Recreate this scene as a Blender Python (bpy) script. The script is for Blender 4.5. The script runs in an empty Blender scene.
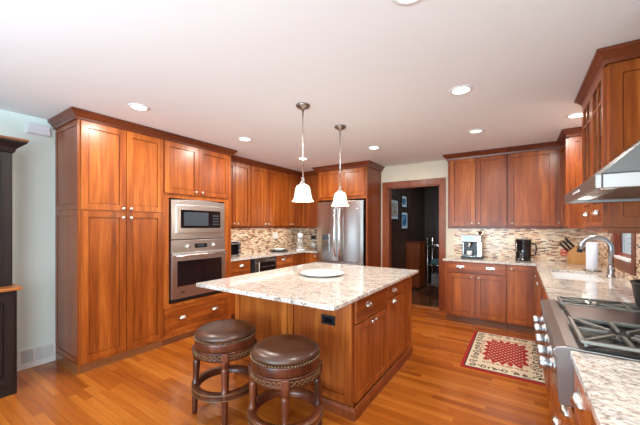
import bpy, bmesh, math, random
from mathutils import Vector, Matrix
random.seed(7)
PI = math.pi
SC = bpy.context.scene
COL = SC.collection

# ------------------------------------------------------------------ camera
cam = bpy.data.cameras.new('camera'); cam_o = bpy.data.objects.new('camera', cam); COL.objects.link(cam_o)
cam.sensor_width = 36; cam.lens = 302.9 / 640 * 36
cam.shift_y = 13.6 / 640
cam.clip_start = .02; cam.clip_end = 100
cam_o.location = (0, 0, 1.37)
cam_o.rotation_euler = (PI / 2, 0, .583)
SC.camera = cam_o

# ------------------------------------------------------------------ world, exposure, large lights
w = bpy.data.worlds.new('world'); SC.world = w; w.use_nodes = True
bg = w.node_tree.nodes['Background']; bg.inputs[0].default_value = (.80, .90, 1, 1); bg.inputs[1].default_value = .5
SC.view_settings.view_transform = 'Standard'
try: SC.view_settings.look = 'None'
except Exception: pass
SC.view_settings.gamma = 1; SC.view_settings.use_curve_mapping = False
SC.view_settings.exposure = 0.52

def area(name, loc, rot, size, sy, power, col=(1, 1, 1), shape='RECTANGLE', spread=PI, parent=None):
    l = bpy.data.lights.new(name, 'AREA'); l.shape = shape; l.size = size
    if shape == 'RECTANGLE': l.size_y = sy
    l.energy = power; l.color = col; l.spread = spread
    o = bpy.data.objects.new(name, l); COL.objects.link(o); o.location = loc; o.rotation_euler = rot
    if parent: o.parent = parent
    return o
# added cool fill from behind the camera, standing for unseen window daylight
area('rear_daylight_fill', (-1.4, -2.4, 1.35), (PI / 2, 0, 0), 3.6, 2.0, 10, (.86, .94, 1))
# added cool fill behind the camera, aimed up to brighten the ceiling
area('ceiling_bounce_fill', (-1.2, -1.9, .9), (math.radians(128), 0, math.radians(12)), 1.8, 1.2, 100, (.64, .86, 1))
# added side fill standing for daylight from an unseen window on the right
area('side_daylight_fill', (.76, -1.3, 1.5), (0, PI / 2, 0), 1.2, 1.6, 58, (.78, .91, 1))

# added fill to brighten the hall, and the lamps under the wall cabinets
area('hall_fill', (-1.0, 6.6, 2.40), (0, 0, 0), .4, .4, 10, (.9, .95, 1))
for nm, lc, sz, rz in (('left', (-3.82, 3.85, 1.345), 1.9, PI / 2), ('back', (-.25, 5.06, 1.345), 1.1, 0), ('corner', (.66, 4.75, 1.33), .5, PI / 2)):
    area('under_cabinet_light', lc, (0, 0, rz), sz, .03, 1.1 * sz, (1, .90, .76))

# ------------------------------------------------------------------ materials
def nmat(name):
    m = bpy.data.materials.new(name); m.use_nodes = True
    nt = m.node_tree; b = nt.nodes['Principled BSDF']
    return m, nt, b
def N(nt, t, **kw):
    n = nt.nodes.new(t)
    for k, v in kw.items(): setattr(n, k, v)
    return n
def plain(name, col, rough=.5, metal=0, emit=None, es=0, coat=0, trans=0, ior=1.45, bump=0):
    m, nt, b = nmat(name)
    b.inputs['Base Color'].default_value = (*col, 1); b.inputs['Roughness'].default_value = rough
    b.inputs['Metallic'].default_value = metal; b.inputs['IOR'].default_value = ior
    b.inputs['Coat Weight'].default_value = coat; b.inputs['Transmission Weight'].default_value = trans
    if emit: b.inputs['Emission Color'].default_value = (*emit, 1); b.inputs['Emission Strength'].default_value = es
    tc = N(nt, 'ShaderNodeTexCoord'); no = N(nt, 'ShaderNodeTexNoise'); no.inputs['Scale'].default_value = 22
    nt.links.new(tc.outputs['Object'], no.inputs['Vector'])
    mr = N(nt, 'ShaderNodeMapRange'); mr.inputs['To Min'].default_value = max(0, rough - .03); mr.inputs['To Max'].default_value = min(1, rough + .03)
    nt.links.new(no.outputs['Fac'], mr.inputs['Value']); nt.links.new(mr.outputs[0], b.inputs['Roughness'])
    if bump:
        bp = N(nt, 'ShaderNodeBump'); bp.inputs['Strength'].default_value = bump; bp.inputs['Distance'].default_value = .002
        nt.links.new(no.outputs['Fac'], bp.inputs['Height']); nt.links.new(bp.outputs[0], b.inputs['Normal'])
    return m
def ramp(nt, stops, interp='LINEAR'):
    r = N(nt, 'ShaderNodeValToRGB'); r.color_ramp.interpolation = interp
    e = r.color_ramp.elements
    while len(e) < len(stops): e.new(.5)
    for i, (p, c) in enumerate(stops): e[i].position = p; e[i].color = (*c, 1)
    return r
def wood(name, stops, scale=(9, 9, .55), rough=.33, coat=.1, vary=.16):
    m, nt, b = nmat(name); L = nt.links.new
    tc = N(nt, 'ShaderNodeTexCoord'); mp = N(nt, 'ShaderNodeMapping'); mp.inputs['Scale'].default_value = scale
    oi = N(nt, 'ShaderNodeObjectInfo'); ad = N(nt, 'ShaderNodeVectorMath', operation='ADD')
    ml = N(nt, 'ShaderNodeMath', operation='MULTIPLY'); ml.inputs[1].default_value = 37
    L(oi.outputs['Random'], ml.inputs[0]); L(tc.outputs['Object'], mp.inputs[0]); L(mp.outputs[0], ad.inputs[0]); L(ml.outputs[0], ad.inputs[1])
    n1 = N(nt, 'ShaderNodeTexNoise'); n1.inputs['Scale'].default_value = 1.3; n1.inputs['Detail'].default_value = 5; n1.inputs['Distortion'].default_value = .6
    n2 = N(nt, 'ShaderNodeTexNoise'); n2.inputs['Scale'].default_value = 9; n2.inputs['Detail'].default_value = 3
    L(ad.outputs[0], n1.inputs[0]); L(ad.outputs[0], n2.inputs[0])
    mx = N(nt, 'ShaderNodeMix'); mx.inputs[0].default_value = .3; L(n1.outputs['Fac'], mx.inputs[2]); L(n2.outputs['Fac'], mx.inputs[3])
    a2 = N(nt, 'ShaderNodeMath', operation='MULTIPLY_ADD'); a2.inputs[1].default_value = vary; L(oi.outputs['Random'], a2.inputs[0])
    s2 = N(nt, 'ShaderNodeMath', operation='SUBTRACT'); s2.inputs[1].default_value = vary / 2
    L(mx.outputs[0], a2.inputs[2]); L(a2.outputs[0], s2.inputs[0])
    r = ramp(nt, stops); L(s2.outputs[0], r.inputs[0]); L(r.outputs[0], b.inputs['Base Color'])
    b.inputs['Roughness'].default_value = rough; b.inputs['Coat Weight'].default_value = coat; b.inputs['Coat Roughness'].default_value = .2; b.inputs['Specular IOR Level'].default_value = .4
    return m
M = {}
M['cherry'] = wood('cherry_wood', [(.26, (.13, .023, .004)), (.5, (.30, .068, .009)), (.74, (.54, .165, .028))])
M['cherry_h'] = wood('cherry_wood_horizontal', [(.26, (.13, .023, .004)), (.5, (.30, .068, .009)), (.74, (.54, .165, .028))], (1.0, 1.0, 9))
M['cherry_shaded'] = wood('cherry_shaded_wood', [(.3, (.14, .028, .007)), (.5, (.20, .044, .010)), (.7, (.28, .072, .018))])  # darker copy of the cherry, shade put into the colour
M['crown'] = wood('crown_wood', [(.3, (.09, .018, .005)), (.5, (.135, .027, .007)), (.7, (.20, .045, .011))], (1, 1, 6))
M['kick'] = wood('toe_kick_wood', [(.3, (.13, .04, .014)), (.5, (.19, .065, .022)), (.7, (.25, .09, .03))], (1, 1, 9))
M['casing'] = wood('casing_wood', [(.3, (.11, .020, .006)), (.5, (.20, .042, .012)), (.7, (.32, .082, .024))], (5, 5, .8))
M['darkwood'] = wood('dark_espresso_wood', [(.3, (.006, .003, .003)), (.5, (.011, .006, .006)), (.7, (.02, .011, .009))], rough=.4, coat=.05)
M['panelling'] = wood('dark_panelling', [(.3, (.03, .016, .012)), (.5, (.06, .03, .02)), (.7, (.10, .05, .032))], (7, 7, .5), rough=.45)
M['ledge'] = wood('ledge_wood', [(.3, (.26, .08, .02)), (.5, (.4, .13, .035)), (.7, (.5, .2, .06))], (1, 1, 9))
M['stoolwood'] = wood('stool_mahogany', [(.3, (.04, .011, .006)), (.5, (.10, .024, .010)), (.7, (.18, .048, .018))], rough=.28)
M['block'] = wood('knife_block_wood', [(.3, (.38, .17, .05)), (.5, (.5, .25, .08)), (.7, (.6, .32, .12))])
M['white'] = plain('white_paint', (.82, .83, .84), .45)
M['lightblue'] = plain('white_box_plastic', (.74, .76, .84), .45)
M['cream'] = plain('cream_paint', (.80, .76, .62), .8, bump=.1)
M['leftwall'] = plain('daylit_wall_paint', (.74, .87, .85), .8, bump=.1)  # wall paint with cool window daylight put into its colour
M['ceil'] = plain('ceiling_paint', (.82, .83, .85), .9, bump=.1)
M['black'] = plain('black_plastic', (.012, .012, .014), .3)
M['blackglass'] = plain('black_glass', (.006, .006, .008), .06, coat=.5)
M['screen'] = plain('dark_screen', (.05, .065, .08), .12, coat=.5)
M['iron'] = plain('cast_iron', (.02, .02, .02), .45)
M['grate'] = plain('grate_iron', (.26, .26, .24), .4, .75)
M['pan'] = plain('burner_pan', (.012, .012, .012), .35)
M['chrome'] = plain('chrome', (.8, .8, .8), .14, 1)
M['nickel'] = plain('brushed_nickel', (.74, .72, .69), .28, 1)
M['nickel_d'] = plain('satin_nickel', (.42, .43, .45), .3, 1)
M['pewter'] = plain('pewter', (.33, .30, .27), .38, 1)
M['bronze'] = plain('antique_bronze', (.24, .15, .075), .4, .6)
M['porcelain'] = plain('white_porcelain', (.86, .87, .87), .15, coat=.4)
M['paper'] = plain('white_paper', (.80, .84, .93), .9, bump=.3)
M['red'] = plain('red_plastic', (.6, .02, .02), .4)
M['leather'] = None
M['glass'] = plain('clear_glass', (.9, .95, .95), .03, trans=1, ior=1.1)
M['glow'] = plain('lamp_lens', (1, 1, 1), .5, emit=(1, .93, .82), es=9)
M['dimglow'] = plain('dim_lens', (.8, .8, .8), .5, emit=(1, .95, .88), es=1.2)
M['shade'] = plain('frosted_shade', (.92, .86, .74), .5, emit=(1, .74, .46), es=.5)
M['bulb'] = plain('bulb', (1, 1, 1), .5, emit=(1, .85, .6), es=3)
M['brass'] = plain('grey_silver_plastic', (.45, .45, .46), .35, .5)

def steel(name, col, rough):
    m, nt, b = nmat(name); L = nt.links.new
    b.inputs['Metallic'].default_value = 1; b.inputs['Base Color'].default_value = (*col, 1)
    tc = N(nt, 'ShaderNodeTexCoord'); mp = N(nt, 'ShaderNodeMapping'); mp.inputs['Scale'].default_value = (3, 3, 700)
    no = N(nt, 'ShaderNodeTexNoise'); no.inputs['Scale'].default_value = 1.5; no.inputs['Detail'].default_value = 2
    L(tc.outputs['Object'], mp.inputs[0]); L(mp.outputs[0], no.inputs[0])
    mr = N(nt, 'ShaderNodeMapRange'); mr.inputs['To Min'].default_value = rough - .02; mr.inputs['To Max'].default_value = rough + .03
    L(no.outputs['Fac'], mr.inputs['Value']); L(mr.outputs[0], b.inputs['Roughness'])
    return m
M['steel'] = steel('stainless_steel', (.60, .59, .58), .33)
M['steel_d'] = steel('dark_stainless_steel', (.36, .35, .34), .24)
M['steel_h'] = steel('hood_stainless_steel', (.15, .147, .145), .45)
M['steel_r'] = steel('range_stainless_steel', (.30, .285, .28), .34)
M['steel_f'] = steel('fridge_stainless_steel', (.50, .48, .465), .24)

def leather():
    m, nt, b = nmat('brown_leather'); L = nt.links.new
    tc = N(nt, 'ShaderNodeTexCoord'); no = N(nt, 'ShaderNodeTexNoise'); no.inputs['Scale'].default_value = 9; no.inputs['Detail'].default_value = 4
    L(tc.outputs['Object'], no.inputs[0]); r = ramp(nt, [(.3, (.030, .012, .008)), (.7, (.10, .040, .022))]); L(no.outputs['Fac'], r.inputs[0]); L(r.outputs[0], b.inputs['Base Color'])
    b.inputs['Roughness'].default_value = .33; b.inputs['Coat Weight'].default_value = .3; b.inputs['Coat Roughness'].default_value = .25
    return m
M['leather'] = leather()

def granite():
    m, nt, b = nmat('granite'); L = nt.links.new
    tc = N(nt, 'ShaderNodeTexCoord')
    mp = N(nt, 'ShaderNodeMapping'); mp.inputs['Rotation'].default_value = (0, 0, .5); mp.inputs['Scale'].default_value = (1, 2.2, 1); L(tc.outputs['Object'], mp.inputs[0])
    n1 = N(nt, 'ShaderNodeTexNoise'); n1.inputs['Scale'].default_value = 7; n1.inputs['Detail'].default_value = 8; n1.inputs['Roughness'].default_value = .7; n1.inputs['Distortion'].default_value = 1.2
    n2 = N(nt, 'ShaderNodeTexNoise'); n2.inputs['Scale'].default_value = 62; n2.inputs['Detail'].default_value = 4; n2.inputs['Roughness'].default_value = .65
    v = N(nt, 'ShaderNodeTexNoise'); v.inputs['Scale'].default_value = 17; v.inputs['Detail'].default_value = 5; v.inputs['Distortion'].default_value = 2
    for n in (n1, v): L(mp.outputs[0], n.inputs[0])
    L(tc.outputs['Object'], n2.inputs[0])
    r1 = ramp(nt, [(.30, (.34, .32, .30)), (.43, (.55, .52, .48)), (.54, (.80, .77, .72)), (.66, (.60, .54, .46)), (.75, (.36, .27, .24))]); L(n1.outputs['Fac'], r1.inputs[0])
    r2 = ramp(nt, [(.32, (.22, .19, .18)), (.42, (.66, .62, .59)), (.52, (1, 1, 1)), (1, (1, 1, 1))]); L(n2.outputs['Fac'], r2.inputs[0])
    r3 = ramp(nt, [(.30, (.34, .2, .17)), (.385, (.75, .62, .55)), (.43, (1, 1, 1))]); L(v.outputs['Fac'], r3.inputs[0])
    x1 = N(nt, 'ShaderNodeMix', data_type='RGBA', blend_type='MULTIPLY'); x1.inputs[0].default_value = .8; L(r1.outputs[0], x1.inputs[6]); L(r2.outputs[0], x1.inputs[7])
    x2 = N(nt, 'ShaderNodeMix', data_type='RGBA', blend_type='MULTIPLY'); x2.inputs[0].default_value = .8; L(x1.outputs[2], x2.inputs[6]); L(r3.outputs[0], x2.inputs[7])
    L(x2.outputs[2], b.inputs['Base Color']); b.inputs['Roughness'].default_value = .1; b.inputs['Coat Weight'].default_value = .3; b.inputs['Coat Roughness'].default_value = .05
    return m
M['granite'] = granite()

def math_n(nt, op, a, b_=None, c=None):
    n = N(nt, 'ShaderNodeMath', operation=op)
    for i, x in enumerate((a, b_, c)):
        if x is None: continue
        if hasattr(x, 'is_output'): nt.links.new(x, n.inputs[i])
        else: n.inputs[i].default_value = x
    return n.outputs[0]
def tiled(name, ax_u, ax_v, cw, ch, stops, grout, gw, rough=.25, metal=0, coat=.2, jitter=True, grain=None):
    """rows along v, tiles of length cw along u, each row offset at random, colour random per tile"""
    m, nt, b = nmat(name); L = nt.links.new
    tc = N(nt, 'ShaderNodeTexCoord'); sp = N(nt, 'ShaderNodeSeparateXYZ'); L(tc.outputs['Object'], sp.inputs[0])
    U = sp.outputs[ax_u]; V = sp.outputs[ax_v]
    v = math_n(nt, 'DIVIDE', V, ch); row = math_n(nt, 'FLOOR', v); fv = math_n(nt, 'SUBTRACT', v, row)
    wn = N(nt, 'ShaderNodeTexWhiteNoise', noise_dimensions='1D'); L(row, wn.inputs['W'])
    u = math_n(nt, 'ADD', math_n(nt, 'DIVIDE', U, cw), math_n(nt, 'MULTIPLY', wn.outputs['Value'], 9.7))
    col = math_n(nt, 'FLOOR', u); fu = math_n(nt, 'SUBTRACT', u, col)
    cb = N(nt, 'ShaderNodeCombineXYZ'); L(row, cb.inputs[0]); L(col, cb.inputs[1])
    w2 = N(nt, 'ShaderNodeTexWhiteNoise', noise_dimensions='2D'); L(cb.outputs[0], w2.inputs['Vector'])
    r = ramp(nt, stops, 'CONSTANT' if grain is None else 'LINEAR')
    fac = w2.outputs['Value']
    if grain:
        gmp = N(nt, 'ShaderNodeMapping'); gmp.inputs['Scale'].default_value = grain; L(tc.outputs['Object'], gmp.inputs[0])
        ga = N(nt, 'ShaderNodeVectorMath', operation='ADD'); L(gmp.outputs[0], ga.inputs[0]); L(w2.outputs['Color'], ga.inputs[1])
        gn = N(nt, 'ShaderNodeTexNoise'); gn.inputs['Scale'].default_value = 1.5; gn.inputs['Detail'].default_value = 5; gn.inputs['Distortion'].default_value = .5; L(ga.outputs[0], gn.inputs[0])
        fac = math_n(nt, 'ADD', math_n(nt, 'MULTIPLY', fac, .45), math_n(nt, 'MULTIPLY', gn.outputs['Fac'], .55))
    L(fac, r.inputs[0])
    g = math_n(nt, 'MAXIMUM', math_n(nt, 'LESS_THAN', fv, gw / ch), math_n(nt, 'LESS_THAN', fu, gw / cw))
    mx = N(nt, 'ShaderNodeMix', data_type='RGBA'); L(g, mx.inputs[0]); L(r.outputs[0], mx.inputs[6]); mx.inputs[7].default_value = (*grout, 1)
    L(mx.outputs[2], b.inputs['Base Color']); b.inputs['Roughness'].default_value = rough; b.inputs['Coat Weight'].default_value = coat
    b.inputs['Coat Roughness'].default_value = .12
    bp = N(nt, 'ShaderNodeBump'); bp.inputs['Strength'].default_value = .25; bp.inputs['Distance'].default_value = .001; bp.invert = True
    L(g, bp.inputs['Height']); L(bp.outputs[0], b.inputs['Normal'])
    return m
ts = [(0, (.74, .50, .32)), (.16, (.86, .70, .50)), (.33, (.36, .16, .08)), (.45, (.82, .58, .38)), (.59, (.15, .06, .03)), (.68, (.92, .82, .62)), (.82, (.52, .26, .12)), (.93, (.66, .55, .42))]
M['mosaic_x'] = tiled('mosaic_tile_back', 0, 2, .062, .0155, ts, (.66, .55, .42), .0016)
M['mosaic_y'] = tiled('mosaic_tile_side', 1, 2, .062, .0155, ts, (.66, .55, .42), .0016)
fs = [(.1, (.21, .046, .006)), (.4, (.34, .083, .008)), (.6, (.42, .116, .012)), (.9, (.54, .18, .024))]
M['floor'] = tiled('oak_floor', 0, 1, .95, .057, fs, (.16, .05, .014), .0016, rough=.25, coat=.2, grain=(1.6, 22, 1))
hs = [(.15, (.06, .022, .01)), (.4, (.11, .04, .018)), (.85, (.2, .07, .03))]
M['hallfloor'] = tiled('hall_floor', 1, 0, .9, .057, hs, (.02, .008, .004), .0016, rough=.15, coat=.5, grain=(22, 1.6, 1))

# ------------------------------------------------------------------ mesh helpers
def new(): return bmesh.new()
def box(bm, x0, x1, y0, y1, z0, z1, mi=0):
    if x0 > x1: x0, x1 = x1, x0
    if y0 > y1: y0, y1 = y1, y0
    vs = [bm.verts.new((x, y, z)) for x in (x0, x1) for y in (y0, y1) for z in (z0, z1)]
    for f in ((0, 1, 3, 2), (4, 6, 7, 5), (0, 4, 5, 1), (2, 3, 7, 6), (0, 2, 6, 4), (1, 5, 7, 3)):
        bm.faces.new([vs[i] for i in f]).material_index = mi
    return vs
def prism(bm, loop, d, mi=0):
    """closed loop of points extruded by vector d"""
    a = [bm.verts.new(p) for p in loop]; b = [bm.verts.new(Vector(p) + Vector(d)) for p in loop]
    n = len(loop); bm.faces.new(a).material_index = mi; bm.faces.new(b[::-1]).material_index = mi
    for i in range(n): bm.faces.new((a[i], b[i], b[(i + 1) % n], a[(i + 1) % n])).material_index = mi
def lathe(bm, prof, c=(0, 0, 0), ax='z', seg=20, mi=0, smooth=True, mp=None):
    """prof: (r, h) pairs along the axis"""
    rings = []
    for r, h in prof:
        if r < 1e-6: P = [(0, 0, h)]
        else: P = [(r * math.cos(2 * PI * k / seg), r * math.sin(2 * PI * k / seg), h) for k in range(seg)]
        out = []
        for x, y, z in P:
            if ax == 'x': q = (c[0] + z, c[1] + x, c[2] + y)
            elif ax == '-x': q = (c[0] - z, c[1] + x, c[2] + y)
            elif ax == 'y': q = (c[0] + x, c[1] + z, c[2] + y)
            elif ax == '-y': q = (c[0] + x, c[1] - z, c[2] + y)
            else: q = (c[0] + x, c[1] + y, c[2] + z)
            out.append(bm.verts.new(q))
        rings.append(out)
    for a, b in zip(rings, rings[1:]):
        for k in range(seg):
            k2 = (k + 1) % seg
            if len(a) == 1 and len(b) == 1: continue
            if len(a) == 1: f = (a[0], b[k], b[k2])
            elif len(b) == 1: f = (a[k], b[0], a[k2])
            else: f = (a[k], b[k], b[k2], a[k2])
            F = bm.faces.new(f); F.smooth = smooth; F.material_index = mi
    for e, flip in ((rings[0], 0), (rings[-1], 1)):
        if prof[0] == prof[-1]: break
        if len(e) > 1: bm.faces.new(e[::-1] if not flip else e).material_index = mi
def tube(bm, pts, r, seg=8, mi=0, closed=False):
    pts = [Vector(p) for p in pts]; n = len(pts); rings = []; up = Vector((0, 0, 1))
    rr = r if isinstance(r, (list, tuple)) else [r] * n
    prev = None
    for i, p in enumerate(pts):
        if closed: t = (pts[(i + 1) % n] - pts[i - 1])
        else: t = (pts[min(i + 1, n - 1)] - pts[max(i - 1, 0)])
        t.normalize()
        if prev is None:
            a = up if abs(t.z) < .9 else Vector((1, 0, 0)); a = (a - t * a.dot(t)).normalized()
        else: a = (prev - t * prev.dot(t)).normalized()
        prev = a; b_ = t.cross(a)
        rings.append([bm.verts.new(p + (a * math.cos(2 * PI * k / seg) + b_ * math.sin(2 * PI * k / seg)) * rr[i]) for k in range(seg)])
    m_ = n if closed else n - 1
    for i in range(m_):
        A, B = rings[i], rings[(i + 1) % n]
        for k in range(seg):
            F = bm.faces.new((A[k], A[(k + 1) % seg], B[(k + 1) % seg], B[k])); F.smooth = True; F.material_index = mi
    if not closed:
        bm.faces.new(rings[0][::-1]).material_index = mi; bm.faces.new(rings[-1]).material_index = mi
def sweep(bm, path, prof, mi=0):
    """prof (n outward, z) swept along an xy path, mitred; outward is to the right of the path"""
    path = [Vector((p[0], p[1])) for p in path]; n = len(path); rings = []
    for i, p in enumerate(path):
        d0 = (path[i] - path[i - 1]).normalized() if i > 0 else None
        d1 = (path[i + 1] - path[i]).normalized() if i < n - 1 else None
        n0 = Vector((d0.y, -d0.x)) if d0 else None; n1 = Vector((d1.y, -d1.x)) if d1 else None
        if n0 is None: mv = n1
        elif n1 is None: mv = n0
        else:
            s = (n0 + n1).normalized(); mv = s / max(.2, s.dot(n0))
        rings.append([bm.verts.new((p.x + mv.x * a, p.y + mv.y * a, z)) for a, z in prof])
    k_ = len(prof)
    for A, B in zip(rings, rings[1:]):
        for k in range(k_): bm.faces.new((A[k], A[(k + 1) % k_], B[(k + 1) % k_], B[k])).material_index = mi
    bm.faces.new(rings[0]).material_index = mi; bm.faces.new(rings[-1][::-1]).material_index = mi
def wpos(o):
    v = Vector((0, 0, 0))
    while o: v = v + o.location; o = o.parent
    return v
def obj(name, bm, mats, parent=None, bevel=0, base=True):
    bmesh.ops.recalc_face_normals(bm, faces=bm.faces)
    me = bpy.data.meshes.new(name)
    if parent is not None: off = wpos(parent)
    elif base:
        xs = [v.co.x for v in bm.verts]; ys = [v.co.y for v in bm.verts]; zs = [v.co.z for v in bm.verts]
        off = Vector(((min(xs) + max(xs)) / 2, (min(ys) + max(ys)) / 2, min(zs)))
    else: off = Vector((0, 0, 0))
    for v in bm.verts: v.co -= off
    bm.to_mesh(me); bm.free()
    o = bpy.data.objects.new(name, me); COL.objects.link(o)
    if parent is not None: o.parent = parent
    else: o.location = off
    for m in (mats if isinstance(mats, (list, tuple)) else [mats]): me.materials.append(m)
    if bevel:
        b = o.modifiers.new('bevel', 'BEVEL'); b.width = bevel; b.segments = 2; b.limit_method = 'ANGLE'
    return o
def thing(name, label, cat, loc, group=None, rz=0):
    o = bpy.data.objects.new(name, None); COL.objects.link(o); o.location = loc; o.rotation_euler = (0, 0, rz)
    o.empty_display_size = .1
    return tag(o, label, cat, group)
def tag(o, label, cat, group=None):
    o['label'] = label; o['category'] = cat
    if group: o['group'] = group
    return o
def struct(name, bm, m, parent=None, bevel=0):
    o = obj(name, bm, m, parent, bevel, base=False)
    if parent is None: o['kind'] = 'structure'
    return o
def dup(root, loc, label, group=None, rz=None):
    r = root.copy(); COL.objects.link(r); r.location = loc; r['label'] = label
    if rz is not None: r.rotation_euler = (0, 0, rz)
    if group: r['group'] = group
    for ch in list(root.children):
        c = ch.copy(); COL.objects.link(c); c.parent = r
        for g in ch.children:
            d = g.copy(); COL.objects.link(d); d.parent = c
    return r
class Fr:
    """a front plane: f = facing, p = its coordinate; u runs along it, n outwards"""
    def __init__(s, f, p): s.f, s.p = f, p
    def pt(s, u, n, z):
        if s.f == 'E': return (s.p + n, u, z)
        if s.f == 'W': return (s.p - n, u, z)
        return (u, s.p - n, z)
    def box(s, bm, u0, u1, n0, n1, z0, z1, mi=0):
        a = s.pt(u0, n0, z0); b = s.pt(u1, n1, z1); box(bm, a[0], b[0], a[1], b[1], z0, z1, mi)
    def ax(s): return {'E': 'x', 'W': '-x', 'S': '-y'}[s.f]
def knob(F, u, z, parent, n=.02):
    bm = new(); lathe(bm, [(.006, 0), (.006, .012), (.012, .015), (.0165, .02), (.0165, .025), (.011, .031), (0, .033)], F.pt(u, n, z), F.ax(), 14)
    return obj('knob', bm, M['nickel'], parent)
def cup_pull(F, u, z, parent, n=.02, s=1.0):
    bm = new(); A, B = 12, 6; g = []
    box_n = .002
    F.box(bm, u - .05 * s, u + .05 * s, n, n + box_n, z - .004 * s, z + .026 * s)
    for j in range(B + 1):
        ph = j / B * PI / 2; row = []
        for i in range(A + 1):
            th = i / A * PI
            row.append(bm.verts.new(F.pt(u - math.cos(th) * .044 * s * math.cos(ph), n + .001 + .027 * s * math.sin(th) * math.cos(ph * .85), z - .012 * s + .034 * s * math.sin(ph))))
        g.append(row)
    for j in range(B):
        for i in range(A):
            f = bm.faces.new((g[j][i], g[j][i + 1], g[j + 1][i + 1], g[j + 1][i])); f.smooth = True
    bmesh.ops.remove_doubles(bm, verts=bm.verts, dist=.0004)
    o = obj('cup_pull', bm, M['nickel'], parent)
    sm = o.modifiers.new('wall', 'SOLIDIFY'); sm.thickness = .0015
    return o
def shaker(F, u0, u1, z0, z1, parent, name='door', fr=.058, mat=None, t=.02, glass=False, rows=None):
    """rail and stile front with a recessed centre panel, in front of the plane of F"""
    g = .0018; u0 += g; u1 -= g; z0 += g; z1 -= g
    bm = new(); b = .007; pr = .0145 if t > .015 else .008
    F.box(bm, u0, u0 + fr, 0, t, z0, z1); F.box(bm, u1 - fr, u1, 0, t, z0, z1)
    F.box(bm, u0 + fr, u1 - fr, 0, t, z0, z0 + fr); F.box(bm, u0 + fr, u1 - fr, 0, t, z1 - fr, z1)
    if not glass:
        F.box(bm, u0 + fr, u1 - fr, .0005, .002, z0 + fr, z1 - fr)
        F.box(bm, u0 + fr + .006, u1 - fr - .006, .002, t - pr + .004, z0 + fr + .006, z1 - fr - .006)
    return obj(name, bm, mat or M['cherry'], parent)
def slab_front(F, u0, u1, z0, z1, parent, name='drawer', mat=None):
    g = .0018; bm = new(); F.box(bm, u0 + g, u1 - g, 0, .02, z0 + g, z1 - g)
    return obj(name, bm, mat or M['cherry_h'], parent, bevel=.003)

# ------------------------------------------------------------------ measures of the room
H = 2.44; XL = -3.97; XR = .80; YB = 5.208; YN = -2.6; CT = .90
TF = -3.394

# floor, walls, ceiling
bm = new(); box(bm, XL - .1, XR + .12, YN, YB + .01, -.05, 0); struct('floor', bm, M['floor'])
bm = new(); box(bm, XL - .1, XR + .12, YN, YB + .12, H, H + .1); struct('ceiling', bm, M['ceil'])
bm = new(); box(bm, XL - .1, XL, YN, YB + .12, 0, H); struct('wall_left', bm, M['leftwall'])
DX0, DX1, DZ = -1.975, -1.085, 2.055       # doorway
bm = new(); box(bm, XL, DX0, YB, YB + .12, 0, H); box(bm, DX1, XR + .12, YB, YB + .12, 0, H); box(bm, DX0, DX1, YB, YB + .12, DZ, H); struct('wall_back', bm, M['cream'])
WY0, WY1, WZ0, WZ1 = 3.57, 4.16, 1.06, 2.1  # window opening in the right wall
bm = new(); box(bm, XR, XR + .05, YN, WY0, 0, H); box(bm, XR, XR + .05, WY1, YB + .12, 0, H)
box(bm, XR, XR + .05, WY0, WY1, 0, WZ0); box(bm, XR, XR + .05, WY0, WY1, WZ1, H); struct('wall_right', bm, M['cream'])
# window
bm = new()
box(bm, XR - .018, XR + .0, WY0 - .09, WY0, WZ0 - .1, WZ1 + .09); box(bm, XR - .018, XR, WY1, WY1 + .09, WZ0 - .1, WZ1 + .09)
box(bm, XR - .018, XR, WY0, WY1, WZ1, WZ1 + .09); box(bm, XR - .018, XR, WY0, WY1, WZ0 - .1, WZ0)
box(bm, XR, XR + .05, WY0, WY0 + .02, WZ0, WZ1); box(bm, XR, XR + .05, WY1 - .02, WY1, WZ0, WZ1); box(bm, XR, XR + .05, WY0 + .02, WY1 - .02, WZ1 - .02, WZ1)
win = struct('window_1', bm, M['casing'])
bm = new(); box(bm, XR - .03, XR + .04, WY0 + .021, WY1 - .021, WZ0, WZ0 + .022); obj('window_sill', bm, M['white'], win, .003)
bm = new()
a0, a1, c0, c1 = WY0 + .02, WY1 - .02, WZ0 + .022, WZ1 - .02
for y0, y1 in ((a0, a0 + .03), (a1 - .03, a1)): box(bm, XR + .018, XR + .04, y0, y1, c0, c1)
for z0, z1 in ((c0, c0 + .03), (c1 - .05, c1)): box(bm, XR + .018, XR + .04, a0 + .03, a1 - .03, z0, z1)
obj('window_sash', bm, M['casing'], win)
bm = new(); box(bm, XR + .026, XR + .031, a0 + .03, a1 - .03, c0 + .03, c1 - .05); obj('window_pane', bm, M['glass'], win)
# doorway casing
bm = new(); cw = .10
P = [(DX0 - cw, 0), (DX0 - cw, DZ + cw), (DX1 + cw * .85, DZ + cw), (DX1 + cw * .85, 0), (DX1, 0), (DX1, DZ), (DX0, DZ), (DX0, 0)]
for lp in ([(DX0 - cw, 0), (DX0 - cw, DZ + cw), (DX0, DZ), (DX0, 0)], [(DX0 - cw, DZ + cw), (DX1 + cw * .85, DZ + cw), (DX1, DZ), (DX0, DZ)], [(DX1 + cw * .85, DZ + cw), (DX1 + cw * .85, 0), (DX1, 0), (DX1, DZ)]):
    prism(bm, [(x, YB, z) for x, z in lp], (0, -.022, 0))
box(bm, DX0, DX0 + .02, YB, YB + .13, 0, DZ); box(bm, DX1 - .02, DX1, YB, YB + .13, 0, DZ); box(bm, DX0, DX1, YB, YB + .13, DZ - .02, DZ)
struct('trim_1', bm, M['casing'], bevel=.003)
# threshold
bm = new(); box(bm, DX0 + .02, DX1 - .02, YB - .01, YB + .1, 0, .008); struct('trim_2', bm, M['ledge'])
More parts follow.
